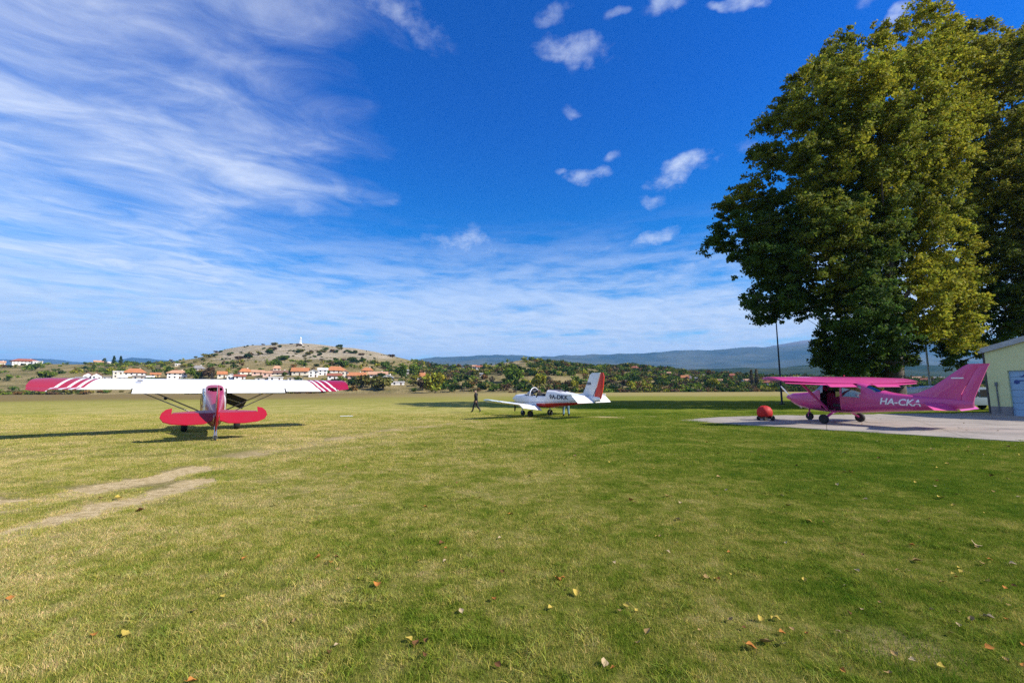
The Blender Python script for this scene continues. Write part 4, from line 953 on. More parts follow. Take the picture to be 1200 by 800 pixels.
# ------------------------------------------------------------------ pink high-wing airplane
M_pink = mat('magenta_paint', (.58, .06, .245), .32, noise=.10, nscale=1.5, coat=.4)
def pink_plane(loc, yaw):
    r = empty('airplane', loc, (0, R(-1.6), yaw)); tag(r, 'magenta pink high wing airplane with its door removed, parked on the concrete apron', 'airplane')
    hu = Hull([(2.62, 1.02, 1.36, .20, 2.2), (2.5, .90, 1.42, .38, 2.4), (2.1, .72, 1.46, .50, 2.8), (1.5, .60, 1.52, .56, 3.2), (1.15, .56, 1.58, .57, 3.4), (.55, .52, 2.10, .58, 3.6), (0, .52, 2.17, .58, 3.8),
               (-.75, .55, 2.13, .57, 3.8), (-1.35, .62, 1.98, .53, 3.2), (-2.05, .70, 1.66, .44, 2.7), (-3.2, .82, 1.50, .32, 2.4), (-4.4, .95, 1.42, .18, 2.2), (-5.08, 1.08, 1.34, .06, 2)])
    D = (-.30, .68, .68, 1.93); W = [(-.36, -1.30, 1.42, 1.92), ]
    def cut(x, y, z):
        if y > .35 and D[0] < x < D[1] and D[2] < z < D[3]: return True
        if abs(y) > .3 and -1.24 < x < -.40 and 1.42 < z < 1.90: return True             # rear side windows
        if y < -.35 and -.30 < x < .62 and 1.38 < z < 1.93: return True                  # right door window
        if .58 < x < 1.12 and z > 1.50 and z > 1.60+(1.12-x)*.1 and abs(y) < .60: return True   # windshield
        if -1.98 < x < -1.42 and z > 1.62 and abs(y) < .40: return True                  # rear window
        return False
    hu.step = .065; hu.N = 56
    fus = hu.build('fuselage', [M_pink], r, cut=cut, extra=(D[0], D[1]))
    gl = Hull([(q[0], q[1]+.012, q[2]-.012, q[3]-.012, q[4]) for q in hu.secs]); gl.step = .09; gl.N = 56
    def gcut(x, y, z):
        side = abs(y) > .3 and -1.28 < x < -.36 and 1.38 < z < 1.94; rd = y < -.33 and -.34 < x < .66 and 1.34 < z < 1.96
        ws = .54 < x < 1.16 and z > 1.47; rw = -2.02 < x < -1.38 and z > 1.58 and abs(y) < .45
        return not (side or rd or ws or rw)
    gl.build('window', M_glass2, r, cut=gcut)
    MB().box((.2, 0, .66), (1.9, .98, .03)).build('cabin_floor', M_dark, r)
    MB().box((1.08, 0, 1.2), (.06, .98, .62)).build('instrument_panel', M_dark, r)
    for x, y in ((.25, -.27), (-1.2, 0)):
        s = MB(); s.box((x, y, .86), (.46, .44, .16), bev=.04); s.box((x-.26, y, 1.25), (.12, .44, .7), mat4=Matrix.Rotation(R(-8), 4, 'Y'), bev=.04); s.build('seat', M_seat, r)
    MB().box((-.34, .54, 1.32), (.05, .03, 1.22)).build('door_frame', M_pink, r)
    # wing in one piece over the cabin
    st = [(-5.1, .30, 2.21, 1.06, 5), (-5.02, .36, 2.22, 1.16, 5), (-2.6, .55, 2.25, 1.62, 8), (0, .55, 2.25, 1.62, 8.5), (2.6, .55, 2.25, 1.62, 8), (5.02, .36, 2.22, 1.16, 5), (5.1, .30, 2.21, 1.06, 5)]
    wing_mesh(st, .125, .035).build('wing', M_pink, r, 40)
    for s in (1, -1):
        z2 = 2.15 if s > 0 else 2.16
        def te(y, u): c = np.interp(y, (2.6, 5.42), (1.62, 1.16)); xl = np.interp(y, (2.6, 5.42), (.55, .36)); return xl-c*u, z2-.02+.012*(1-u)
        a = [te(.75, .72), te(.75, 1.02), te(2.6, 1.02), te(2.6, .72)]
        f = MB(); ys = (.72, 2.62); q = R(7)
        f.loft([[(xx, s*y, zz) for xx, zz in ((-.74, 2.04), (-.70, 2.125), (-.98, 2.03), (-1.24, 1.845), (-1.22, 1.835), (-.95, 1.96))] for y in ys]); f.build('flap', M_pink, r, 30)
        f = MB(); f.loft([[(x0+xx, s*y, zz) for xx, zz in ((0, 2.06+dz), (.02, 2.13+dz), (-.26*k, 2.03+dz), (-.42*k, 1.93+dz), (-.05, 2.03+dz))] for y, x0, k, dz in ((2.66, -.70, 1, 0), (4.95, -.48, .72, .075))]); f.build('aileron', M_pink, r, 30)
        MB().tube([(.35, s*.55, .66), (.20, s*2.75, 2.12)], .085, 10, flat=.35).build('wing_strut', M_pink, r, 50)
        MB().tube([(0, s*.42, .60), (0, s*.85, .47), (0, s*1.28, .26)], [.06, .05, .04], 8, flat=1.6).build('gear_leg', M_pink, r, 50)
        wheel(r, (0, s*1.38, .23), .23, .17)
        # stabilizer and elevator
        wing_mesh([(s*.06, -3.60, 1.22, .66, 0), (s*1.66, -3.75, 1.22, .50, 0)][::s], .10, 0).build('stabilizer', M_pink, r, 40)
        wing_mesh([(s*.10, -4.22, 1.225, .52, 36), (s*1.62, -4.22, 1.225, .42, 36)][::s], .07, 0).build('elevator', M_pink, r, 40)
    # fin with its long fillet, rudder
    def fin(pts, t, nm):
        m = MB(); rings = []
        for z, xl, xt in pts:
            c = xl-xt; rings.append([(xl-c*u, t*v, z) for u, v in ((0, 0), (.12, .7), (.4, 1), (.8, .8), (1, .55), (1, -.55), (.8, -.8), (.4, -1), (.12, -.7))])
        return m.loft(rings).build(nm, M_pink, r, 40)
    fn = fin([(1.30, -2.1, -4.72), (1.50, -2.65, -4.72), (1.62, -3.25, -4.73), (1.85, -3.72, -4.83), (2.3, -4.28, -5.08), (2.76, -4.84, -5.30), (2.84, -4.98, -5.34)], .055, 'fin')
    ru = fin([(1.12, -4.70, -5.05), (1.5, -4.69, -5.13), (2.3, -5.05, -5.43), (2.72, -5.25, -5.59), (2.77, -4.92, -5.62), (2.86, -5.0, -5.66)], .045, 'rudder')
    MB().box((-4.66, .060, 2.28), (.40, .012, .05)).build('white_mark', M_white, fn)
    # nose gear, propeller
    MB().tube([(1.69, 0, .75), (1.69, 0, .42)], .045, 10).tube([(1.69, .1, .2), (1.69, .1, .42), (1.69, -.1, .42), (1.69, -.1, .2)], .022, 8).build('nose_gear_fork', M_pink, r, 50)
    wheel(r, (1.69, 0, .20), .20, .14)
    prop(r, 2.70, 1.19, 1.02, R(38), mat('grey_blade', (.35, .36, .38), .3, metal=.6), M_pink, .17)
    side_text(hu, 'HA-CKA', .40, -2.72, 1.06, 1, mat('white_letters', (.85, .85, .85), .5), r, slope=-.02)
    side_text(hu, 'HA-CKA', .40, -2.72, 1.06, -1, bpy.data.materials['white_letters'], r, slope=-.02)
    MB().lathe([(0, 0), (.03, .01), (.035, .05), (0, .07)], (-.2, 0, 2.36), 'Z', 10).build('beacon', M_red, r)
    MB().box((.9, .585, 1.12), (.05, .02, .03)).build('static_port', M_alu, r)
    return r
M_red = mat('red_paint', (.52, .012, .03), .35, noise=.08, nscale=2, coat=.3)
PK = (16.9, 22.6, 0.012); pink_plane(PK, 1.93)

# ------------------------------------------------------------------ red and white tail-dragger
def band_mat(name, base, rules, soft=False):
    """painted stripes: rules = list of (coordinate expression(T,x,y,z), lo, hi, colour)"""
    m = bpy.data.materials.new(name); m.use_nodes = True; T = NT(m.node_tree); b = m.node_tree.nodes['Principled BSDF']
    b.inputs['Roughness'].default_value = .35; b.inputs['Coat Weight'].default_value = .25
    tc = T.n('TexCoord').outputs['Object']; x, y, z = T.n('SeparateXYZ', i={0: tc}).outputs; c = None; cur = base
    n = T.n('MapRange', i={0: T.noise(tc, 2, 4), 1: .3, 2: .7, 3: .9, 4: 1.0}).outputs[0]
    for fn, lo, hi, colr in rules:
        e = fn(T, x, y, z); k = T.m('MULTIPLY', T.m('GREATER_THAN', e, lo), T.m('LESS_THAN', e, hi)); cur = T.mix(k, cur, colr)
    if not isinstance(cur, bpy.types.NodeSocket): cur = T.mix(0.0, cur, cur)
    m.node_tree.links.new(T.n('VectorMath', operation='SCALE', i={0: cur, 'Scale': n}).outputs[0], b.inputs['Base Color']); return m
RED = (.34, .006, .03); WHT = (.80, .80, .79); CRIM = (.34, .006, .018)
def cub(loc, yaw, pitch, s):
    r = empty('airplane', loc, (0, -pitch, yaw)); r.scale = (s, s, s); tag(r, 'red and white tail wheel airplane seen from behind on the grass', 'airplane')
    ay = lambda T, x, y, z: T.m('ADD', T.m('ABSOLUTE', y), T.m('MULTIPLY', x, .28))
    Mw = band_mat('striped_wing_fabric', WHT, [(ay, 3.66, 9, RED), (ay, 3.76, 3.86, WHT), (ay, 4.02, 4.11, WHT), (ay, 4.34, 4.43, WHT)])
    ds = lambda T, x, y, z: T.m('SUBTRACT', y, T.m('MULTIPLY', x, 0))
    Mf = band_mat('striped_fuselage_fabric', (.30, .24, .27), [(lambda T, x, y, z: z, 1.18, 9, RED), (lambda T, x, y, z: T.m('ABSOLUTE', y), .30, .37, WHT), (lambda T, x, y, z: T.m('SUBTRACT', z, T.m('MULTIPLY', x, -.05)), 1.10, 1.18, WHT)])
    Mf = band_mat('striped_fuselage_fabric', RED, [(lambda T, x, y, z: T.m('ABSOLUTE', y), .30, .37, WHT), (lambda T, x, y, z: T.m('ADD', z, T.m('MULTIPLY', x, .10)), -1, .55, (.30, .10, .13))])
    hu = Hull([(1.95, .95, 1.45, .24, 2.2), (1.8, .80, 1.52, .36, 2.6), (1.2, .68, 1.60, .38, 3.0), (.9, .64, 1.66, .43, 3.4), (.35, .62, 2.02, .45, 3.6), (-.4, .62, 2.06, .45, 3.6), (-1.3, .68, 2.04, .43, 3.2), (-2.2, .80, 1.96, .36, 2.8),
               (-3.4, .98, 1.88, .25, 2.6), (-4.4, 1.20, 1.78, .14, 2.4), (-4.9, 1.32, 1.70, .07, 2)], .08, 44)
    def cut(x, y, z): return (abs(y) > .22 and -1.9 < x < .75 and 1.30 < z < 1.90) or (.38 < x < .88 and z > 1.62) or (y < -.2 and -.75 < x < .5 and .92 < z < 1.90) or (-2.1 < x < -1.2 and z > 1.99)
    hu.build('fuselage', [Mf], r, cut=cut)
    gl = Hull([(q[0], q[1]+.01, q[2]-.01, q[3]-.01, q[4]) for q in hu.secs], .1, 40)
    gl.build('window', M_glass, r, cut=lambda x, y, z: not ((y > .2 and -1.95 < x < .8 and 1.26 < z < 1.93) or (y < -.2 and -1.95 < x < -.7 and 1.26 < z < 1.93) or (.34 < x < .92 and z > 1.58)))
    MB().box((-.3, 0, .80), (1.9, .66, .03)).build('cabin_floor', M_dark, r)
    for x in (.0, -.85): MB().box((x, 0, 1.02), (.42, .42, .12), bev=.04).box((x-.25, 0, 1.32), (.10, .42, .6), bev=.04).build('seat', M_seat, r)
    # folded-down door on the right side with its strap, upper half under the wing
    d = MB(); a = Matrix.Rotation(R(-28), 4, 'X')
    d.box((.30, -.80, 1.20), (.035, .86, .46), mat4=Matrix.Rotation(R(24), 4, 'X'), bev=.01); dr = d.build('door', M_black, r)
    MB().tube([(.27, -.44, 1.33), (.27, -1.14, 1.06)], .018, 6).build('door_strap', M_alu, dr)
    # wing: main panel plus lowered flaps and ailerons
    z0 = 2.02
    st = [(y, x, z0+.07, c, 6) for y, x, c in ((-5.38, .10, 1.05), (-5.30, .28, 1.42), (-5.0, .36, 1.60), (-2.5, .36, 1.62), (0, .36, 1.62), (2.5, .36, 1.62), (5.0, .36, 1.60), (5.30, .28, 1.42), (5.38, .10, 1.05))]
    st2 = [(y, x, z, c*.80, t) for y, x, z, c, t in st]
    wing_mesh(st2, .135, .03).build('wing', Mw, r, 40)
    for sd_, ail, flp in ((1, -6, 16), (-1, 9, 16)):
        for nm, y0, y1, ang in (('flap', .42, 2.55, flp), ('aileron', 2.6, 4.72, ail), ('wing_tip', 4.76, 5.34, 4)):
            y0_, y1_ = sd_*y0, sd_*y1; q = R(ang); c0, c1 = (.42, .42) if nm != 'wing_tip' else (.42, .14)
            rg = []
            for y, c in ((y0_, c0), (y1_, c1)):
                base = Vector((-.90 if c == .42 else -.80, y, z0-.075)); rg.append([(base.x-(u*math.cos(q)+v*math.sin(q))*c/.42, y, base.z+v*math.cos(q)*1.0-u*math.sin(q)) for u, v in ((0, -.035), (-.02, 0), (0, .045), (.2, .03), (.42, .004), (.42, -.004), (.2, -.025))])
            MB().loft(rg).build(nm, Mw, r, 30)
        # lift struts in a V, jury struts
        MB().tube([(.22, sd_*.37, .74), (.12, sd_*2.72, z0-.02)], .026, 8, flat=.5).tube([(-.62, sd_*.37, .74), (-.70, sd_*2.72, z0-.05)], .020, 8, flat=.5).tube([(.15, sd_*1.95, 1.54), (-.1, sd_*1.95, z0-.02)], .012, 6).build('wing_strut', M_red_dark, r, 50)
        MB().tube([(.0, sd_*.33, .68), (.0, sd_*.90, .34)], .035, 8).tube([(-.55, sd_*.33, .66), (-.02, sd_*.88, .34)], .025, 8).build('gear_leg', M_red, r, 50)
        wheel(r, (0, sd_*.93, .30), .30, .22)
        # tail plane with drooped horn-balanced elevator
        MB().add([(-4.10, sd_*.04, 1.70), (-4.42, sd_*1.19, 1.70), (-4.60, sd_*1.21, 1.70), (-4.62, sd_*.04, 1.70), (-4.10, sd_*.04, 1.735), (-4.42, sd_*1.19, 1.735), (-4.60, sd_*1.21, 1.735), (-4.62, sd_*.04, 1.735)],
                 [(0, 1, 2, 3), (7, 6, 5, 4), (0, 4, 5, 1), (1, 5, 6, 2), (2, 6, 7, 3), (3, 7, 4, 0)]).build('stabilizer', M_crim, r)
        q = R(30); ol = [(-4.64, .08), (-4.64, 1.22), (-4.36, 1.22), (-4.42, 1.38), (-4.58, 1.48), (-4.78, 1.51), (-4.98, 1.42), (-5.10, 1.20), (-5.16, .8), (-5.14, .34), (-5.0, .10)]
        e = MB(); top = []
        for x, y in ol: dx = x+4.64; top.append((-4.64+dx*math.cos(q), sd_*y, 1.72+dx*math.sin(q)))
        n = len(top); e.add([(a_, b_, c_+.014) for a_, b_, c_ in top]+[(a_, b_, c_-.014) for a_, b_, c_ in top], [tuple(range(n)), tuple(range(2*n-1, n-1, -1))]+[(k, (k+1) % n, n+(k+1) % n, n+k) for k in range(n)])
        e.build('elevator', M_crim, r)
        MB().tube([(-4.5, sd_*1.0, 1.70), (-4.6, sd_*.05, 1.38)], .008, 5).build('tail_brace', M_alu, r)
    Mfin = band_mat('striped_fin_fabric', RED, [(lambda T, x, y, z: T.m('ADD', x, T.m('MULTIPLY', z, .5)), -3.80, -3.68, WHT)])
    slab([(-3.55, 1.84), (-4.05, 2.12), (-4.42, 2.58), (-4.66, 2.70), (-4.80, 2.66), (-4.80, 1.66)], .06).build('fin', Mfin, r, 40)
    slab([(-4.82, 2.66), (-5.05, 2.62), (-5.26, 2.35), (-5.32, 1.95), (-5.22, 1.48), (-4.98, 1.18), (-4.82, 1.20)], .055).build('rudder', M_crim, r, 40)
    MB().tube([(-4.55, 0, 1.36), (-4.85, 0, 1.16), (-5.02, 0, 1.04)], .03, 6, flat=1.4).build('tail_spring', M_alu, r)
    MB().tube([(-5.0, .05, .93), (-4.99, .05, 1.08), (-4.99, -.05, 1.08), (-5.0, -.05, .93)], .014, 6).build('tail_fork', M_alu, r)
    wheel(r, (-5.0, 0, .925), .10, .06)
    prop(r, 2.0, 1.20, 1.0, R(86), M_black, M_white, .10)
    MB().lathe([(0, -.07), (.05, -.05), (.065, .02), (.06, .06), (0, .07)], (.15, 1.62, 1.36), 'X', 12).build('camera_pod', M_black, r)
    MB().box((-.5, 2.40, z0+.17), (.10, .16, .03)).build('fuel_cap', M_black, r)
    return r
M_red_dark = mat('grey_strut', (.30, .27, .28), .4); M_crim = mat('crimson_fabric', CRIM, .4, noise=.06, coat=.15)
CB = (-13.6, 19.95, 0); cub(CB, 2.195, R(9.8), 1.05)

# ------------------------------------------------------------------ people
def person(loc, yaw, J, label, name='person', hair=(.12, .09, .07), top=(.012, .012, .014), legs=(.012, .013, .018), skin=(.48, .27, .18), shoes=(.02, .02, .02), hem=.95, neck=1.46, feet=.09, zrot=(0, 0)):
    """one continuous skinned body; J = joint positions"""
    E_ = [('pelvis', 'waist'), ('waist', 'chest'), ('chest', 'neck'), ('neck', 'head'), ('head', 'crown')]
    for s in 'lr': E_ += [('pelvis', 'hip'+s), ('hip'+s, 'knee'+s), ('knee'+s, 'ankle'+s), ('ankle'+s, 'toe'+s), ('chest', 'sh'+s), ('sh'+s, 'elbow'+s), ('elbow'+s, 'wrist'+s), ('wrist'+s, 'palm'+s)]
    rad = dict(pelvis=.175, waist=.165, chest=.20, neck=.065, head=.105, crown=.09, hip=.115, knee=.082, ankle=.06, toe=.045, sh=.095, elbow=.062, wrist=.034, palm=.036)
    J = dict(J)
    for s in 'lr':
        w = Vector(J['wrist'+s]); e = Vector(J['elbow'+s]); J['palm'+s] = tuple(w+(w-e).normalized()*.075)
        pa = Vector(J['palm'+s]); d = (w-e).normalized(); side = d.cross(Vector((1, 0, 0))).normalized()
        for k in range(4):
            q = pa+Vector((1, 0, 0))*(k-1.5)*.02; nm = f'f{k}{s}'; J[nm+'a'] = tuple(q+d*.045); J[nm+'b'] = tuple(q+d*.08+Vector((.01, 0, 0))); E_ += [('palm'+s, nm+'a'), (nm+'a', nm+'b')]; rad[nm+'a'] = .010; rad[nm+'b'] = .008
        J['th'+s] = tuple(w+Vector((.04, 0, -.035))); E_.append(('wrist'+s, 'th'+s)); rad['th'+s] = .011
    names = list(J); me = bpy.data.meshes.new('body'); me.from_pydata([J[k] for k in names], [(names.index(a), names.index(b)) for a, b in E_], [])
    o = bpy.data.objects.new('body', me); COL.objects.link(o)
    md = o.modifiers.new('s', 'SKIN'); sv = me.skin_vertices[0].data
    for i, k in enumerate(names):
        q = rad.get(k) or rad.get(k[:-1], .05); sv[i].radius = (q, q*(.78 if k in ('pelvis', 'waist', 'chest') else 1)); sv[i].use_root = (k == 'pelvis')
    ss = o.modifiers.new('u', 'SUBSURF'); ss.levels = 2
    m2 = bpy.data.meshes.new_from_object(o.evaluated_get(bpy.context.evaluated_depsgraph_get())); bpy.data.objects.remove(o); m2.name = 'body'
    root = empty(name, loc, (0, 0, yaw)); tag(root, label, 'person')
    ob = link_mesh('body', m2, [mat('skin', skin, .6), mat('jacket', top, .85, noise=.3), mat('trousers', legs, .85, noise=.3), mat('shoes', shoes, .6), mat('hair', hair, .8)], root)
    hd, nk, pv = Vector(J['head']), Vector(J['neck']), Vector(J['pelvis'])
    wl = [Vector(J['wrist'+s]) for s in 'lr']; an = [Vector(J['ankle'+s]) for s in 'lr']; ax_ = (Vector(J['chest'])-pv).normalized()
    for p in m2.polygons:
        c = p.center
        if min((c-a).length for a in an) < .09 or min((c-Vector(J['toe'+s])).length for s in 'lr') < .09 or c.z < feet: k = 3
        elif min((c-w).length for w in wl) < .03 or any((c-Vector(J['palm'+s])).length < .12 and (c-Vector(J['elbow'+s])).length > (Vector(J['wrist'+s])-Vector(J['elbow'+s])).length for s in 'lr'): k = 0
        elif (c-nk).dot((hd-nk).normalized()) > .03: k = 4 if ((c-hd).dot((hd-nk).normalized()) > .06 or (c-hd).x < -.035) and (c-hd).length > .02 else 0
        elif (c-pv).dot(ax_) > 0 or min((c-Vector(J['sh'+s])).length for s in 'lr') < .3: k = 1
        else: k = 2
        p.material_index = k
    m2.shade_smooth()
    up = (hd-nk).normalized(); f = MB(); fr = Vector((1, 0, 0)) if abs(up.x) < .6 else Vector((.5, 0, -.8)).normalized()
    f.tube([hd+fr*.085+up*.02, hd+fr*.118-up*.02], [.010, .018], 6)
    f.build('nose', ob.data.materials[0], root, 60)
    for s in (-1, 1):
        MB().tube([hd+Vector((-.01, s*.092, -.02)), hd+Vector((-.015, s*.105, .0)), hd+Vector((-.01, s*.098, .03))], [.012, .016, .012], 6).build('ear', ob.data.materials[0], root, 60)
        MB().lathe([(0, -.01), (.011, 0), (0, .01)], tuple(hd+fr*.088+up*.025+Vector((0, s*.033, 0))), 'X', 8).build('eye', M_black, root, 60)
    return root
walk = dict(pelvis=(0, 0, .93), waist=(.01, 0, 1.10), chest=(.03, 0, 1.32), neck=(.05, 0, 1.50), head=(.08, 0, 1.62), crown=(.075, 0, 1.71),
            hipl=(0, .10, .88), kneel=(.17, .10, .50), anklel=(.27, .10, .12), toel=(.41, .11, .06), hipr=(0, -.10, .88), kneer=(-.06, -.10, .48), ankler=(-.32, -.10, .17), toer=(-.22, -.10, .05),
            shl=(.02, .20, 1.42), elbowl=(-.12, .26, 1.15), wristl=(-.10, .26, .92), shr=(.02, -.20, 1.42), elbowr=(.06, -.26, 1.14), wristr=(.20, -.24, .95))
PW = ground(558, 483.3); person(PW, R(168), walk, 'man in dark jacket and dark trousers striding across the grass', hair=(.30, .20, .15))
# ------------------------------------------------------------------ white low-wing airplane
def rallye(loc, yaw, s):
    r = empty('airplane', loc, (0, 0, yaw)); r.scale = (s,)*3; tag(r, 'white low wing airplane with open canopy and red rudder in the middle of the grass', 'airplane')
    hu = Hull([(2.22, 1.0, 1.40, .22, 2.2), (2.05, .84, 1.48, .40, 2.6), (1.3, .70, 1.52, .50, 3.2), (.95, .66, 1.53, .54, 3.6), (-.85, .62, 1.46, .58, 4.0), (-.95, .62, 1.82, .56, 3.4), (-1.6, .66, 1.80, .50, 3.0), (-2.4, .76, 1.64, .38, 2.7), (-3.6, .92, 1.46, .22, 2.4), (-4.75, 1.08, 1.34, .07, 2)], .08, 44)
    low = lambda T, x, y, z: T.m('ADD', z, T.m('MULTIPLY', x, .03))
    Mf = band_mat('white_red_hull_paint', WHT, [(lambda T, x, y, z: T.m('ADD', low(T, x, y, z), T.m('MULTIPLY', T.m('GREATER_THAN', x, -.1), 9)), -1, .90, (.48, .022, .02)), (low, .955, .985, (.03, .04, .16)),
         (lambda T, x, y, z: T.m('ADD', z, T.m('MULTIPLY', T.m('GREATER_THAN', x, -.2), -.6)), -1, .0, (.8, .8, .79)),
         (lambda T, x, y, z: T.m('ADD', T.m('MULTIPLY', T.m('LESS_THAN', x, -.95), T.m('GREATER_THAN', x, -2.6)), T.m('MULTIPLY', T.m('ABSOLUTE', T.m('SUBTRACT', T.m('ABSOLUTE', y), .30)), 9)), 0.9, 1.28, (.05, .05, .10))][:2]
         + [(lambda T, x, y, z: T.m('ADD', T.m('MULTIPLY', T.m('GREATER_THAN', z, 1.66), 2), T.m('ABSOLUTE', y)), 2.24, 2.33, (.06, .03, .08))])
    def cut(x, y, z): return -.86 < x < .93 and z > 1.36 and abs(y) < .50
    hu.build('fuselage', [Mf], r, cut=cut)
    MB().box((0, 0, .80), (1.8, .98, .03)).build('cabin_floor', M_dark, r)
    for sy in (-.27, .27): MB().box((-.25, sy, .95), (.45, .42, .14), bev=.04).box((-.52, sy, 1.28), (.12, .42, .62), bev=.05).build('seat', M_seat, r)
    MB().box((-.90, 0, 1.62), (.03, .92, .30)).box((-.93, 0, 1.2), (.02, .9, .6)).build('bulkhead', M_dark, r)
    MB().box((.92, 0, 1.42), (.25, .90, .14), bev=.03).build('instrument_panel', M_dark, r)
    # windshield bow and glass
    bow = [(.50, .52*math.cos(a), 1.40+.56*math.sin(a)) for a in np.linspace(0, math.pi, 15)]
    cn = MB(); cn.tube(bow, .028, 8); cn.tube([(.98, 0, 1.50), (.50, 0, 1.96)], .012, 6); cn.build('windshield_bow', M_white, r, 50)
    fr = [(1.08-.08*math.sin(a), .44*math.cos(a), 1.44+.08*math.sin(a)) for a in np.linspace(0, math.pi, 15)]
    MB().loft([fr, [(x, y*.98, z-.01) for x, y, z in bow]], closed=False, cap=False).build('windshield', M_glass, r, 60)
    # dark rails and seams of the canopy slid back over the rear deck
    for yy in (-.20, .20): MB().tube([(-.95, yy, 1.835), (-1.6, yy*.9, 1.81), (-2.3, yy*.7, 1.68)], .022, 6, flat=1.4).build('canopy_rail', M_black, r, 50)
    for s_ in (1, -1):
        y0, y1 = s_*.50, s_*4.75; d = R(6.5); zt = .66+4.25*math.tan(d)
        wing_mesh([(y0, .78, .70, 1.00, 2), (s_*4.45, .78, zt-.03, 1.00, 2)][::s_], .17, .03).build('wing', M_white, r, 40)
        wing_mesh([(s_*4.45, .78, zt-.03, 1.28, 2), (y1, .70, zt+.02, 1.10, 2), (s_*4.87, .52, zt+.03, .72, 2)][::s_], .11, .03).build('wing_tip', M_tip, r, 40)
        def panel(nm, ya, yb, ang, c):
            q = R(ang); rg = []
            for y in (ya, yb):
                zz = .66+(y-.5)*math.tan(d)-.02; xx = -.25; rg.append([(xx-u*math.cos(q)-v*math.sin(q), s_*y, zz+v*math.cos(q)-u*math.sin(q)) for u, v in ((0, -.05), (-.03, .0), (0, .055), (c*.5, .04), (c, .005), (c, -.005), (c*.5, -.03))])
            MB().loft(rg).build(nm, M_white, r, 30)
        panel('flap', .60, 2.55, 30 if s_ > 0 else 10, .44); panel('aileron', 2.62, 4.42, 4, .30)
        # slat along the leading edge
        MB().tube([(.86, s_*.7, .72+.02), (.86, s_*4.4, zt-.03)], .045, 8, flat=.6).build('slat', M_white, r, 50)
        wing_mesh([(s_*.05, -3.50, 1.48, .46, 6), (s_*1.90, -3.50, 1.48, .46, 6)][::s_], .12, 0).build('stabilizer', M_white, r, 40)
        wing_mesh([(s_*.06, -3.88, 1.44, .66, 42), (s_*1.90, -3.88, 1.44, .66, 42)][::s_], .08, 0).build('elevator', M_white, r, 40)
        MB().box((-3.72, s_*1.94, 1.48), (.50, .05, .08), bev=.02).build('stabilizer_tip', M_white, r)
        MB().tube([(.05, s_*1.0, .62), (-.12, s_*1.0, .42), (0, s_*1.0, .20)], [.05, .045, .035], 8).build('gear_leg', M_white, r, 50)
        wheel(r, (0, s_*1.08, .22), .22, .17)
    MB().tube([(1.62, 0, .80), (1.66, 0, .45)], .045, 8).tube([(1.66, 0, .45), (1.60, .09, .22)], .022, 6).build('nose_gear_leg', M_white, r, 50)
    wheel(r, (1.60, 0, .19), .19, .13)
    Mfin = band_mat('blue_lined_fin_paint', WHT, [(lambda T, x, y, z: T.m('ADD', x, T.m('MULTIPLY', z, .47)), -3.63, -3.58, (.04, .05, .2))])
    fn = slab([(-2.95, 1.42), (-3.50, 1.55), (-3.88, 2.35), (-4.04, 2.72), (-4.20, 2.84), (-4.78, 2.84), (-4.30, 1.36)], .10).build('fin', Mfin, r, 40)
    slab([(-4.33, 1.38), (-4.82, 2.84), (-4.98, 2.84), (-5.06, 2.60), (-4.98, 1.95), (-4.82, 1.30), (-4.70, 1.12)], .085).build('rudder', mat('red_rudder_paint', (.60, .035, .015), .4, noise=.06), r, 40)
    MB().box((-3.98, .056, 2.18), (.30, .01, .16)).build('tail_emblem', mat('grey_emblem', (.16, .18, .24), .5, noise=.5, nscale=20), fn)
    b = MB(); prop(r, 2.28, 1.18, .93, R(-84), M_black, M_white, .14)
    Mb = mat('navy_letters', (.03, .035, .07), .5)
    side_text(hu, '9A-DKK', .38, -1.88, 1.20, 1, Mb, r, shear=0, slope=-.03, bold=.012); side_text(hu, '9A-DKK', .38, -1.88, 1.20, -1, Mb, r, shear=0, slope=-.03, bold=.012)
    return r
M_tip = mat('pale_blue_tip', (.55, .66, .68), .35)
RL = Vector((1.87, 29.3, 0)); rallye(RL, 2.40, .97)
def on_plane(x, y, z, yaw=2.40, s=.97): return RL+Vector((s*(x*math.cos(yaw)-y*math.sin(yaw)), s*(x*math.sin(yaw)+y*math.cos(yaw)), s*z))
sit = dict(pelvis=(0, 0, .12), waist=(0, 0, .28), chest=(.02, 0, .50), neck=(.04, 0, .66), head=(.07, 0, .78), crown=(.065, 0, .87),
           hipl=(.05, .10, .10), kneel=(.48, .12, .16), anklel=(.80, .12, -.02), toel=(.92, .12, .0), hipr=(.05, -.10, .10), kneer=(.48, -.12, .16), ankler=(.80, -.12, -.02), toer=(.92, -.12, .0),
           shl=(.02, .19, .58), elbowl=(.10, .24, .34), wristl=(.34, .18, .30), shr=(.02, -.19, .58), elbowr=(.10, -.24, .34), wristr=(.34, -.18, .30))
person(on_plane(-.20, .26, .92), 2.40, sit, 'dark clothed person sitting in the open cockpit of the white airplane', feet=-9)
bend = dict(pelvis=(0, 0, .86), waist=(.10, 0, .98), chest=(.30, 0, 1.08), neck=(.46, 0, 1.16), head=(.57, 0, 1.19), crown=(.65, 0, 1.20),
            hipl=(0, .12, .82), kneel=(.05, .16, .46), anklel=(-.02, .18, .10), toel=(.12, .19, .05), hipr=(0, -.12, .82), kneer=(.08, -.16, .46), ankler=(.02, -.19, .10), toer=(.16, -.20, .05),
            shl=(.36, .20, 1.12), elbowl=(.42, .24, .86), wristl=(.58, .14, .72), shr=(.36, -.20, 1.12), elbowr=(.42, -.24, .86), wristr=(.58, -.14, .72))
person(on_plane(-1.55, -.85, 0), R(95), bend, 'person in light blue jeans bending down behind the white airplane fuselage', top=(.10, .14, .2), legs=(.16, .30, .40))

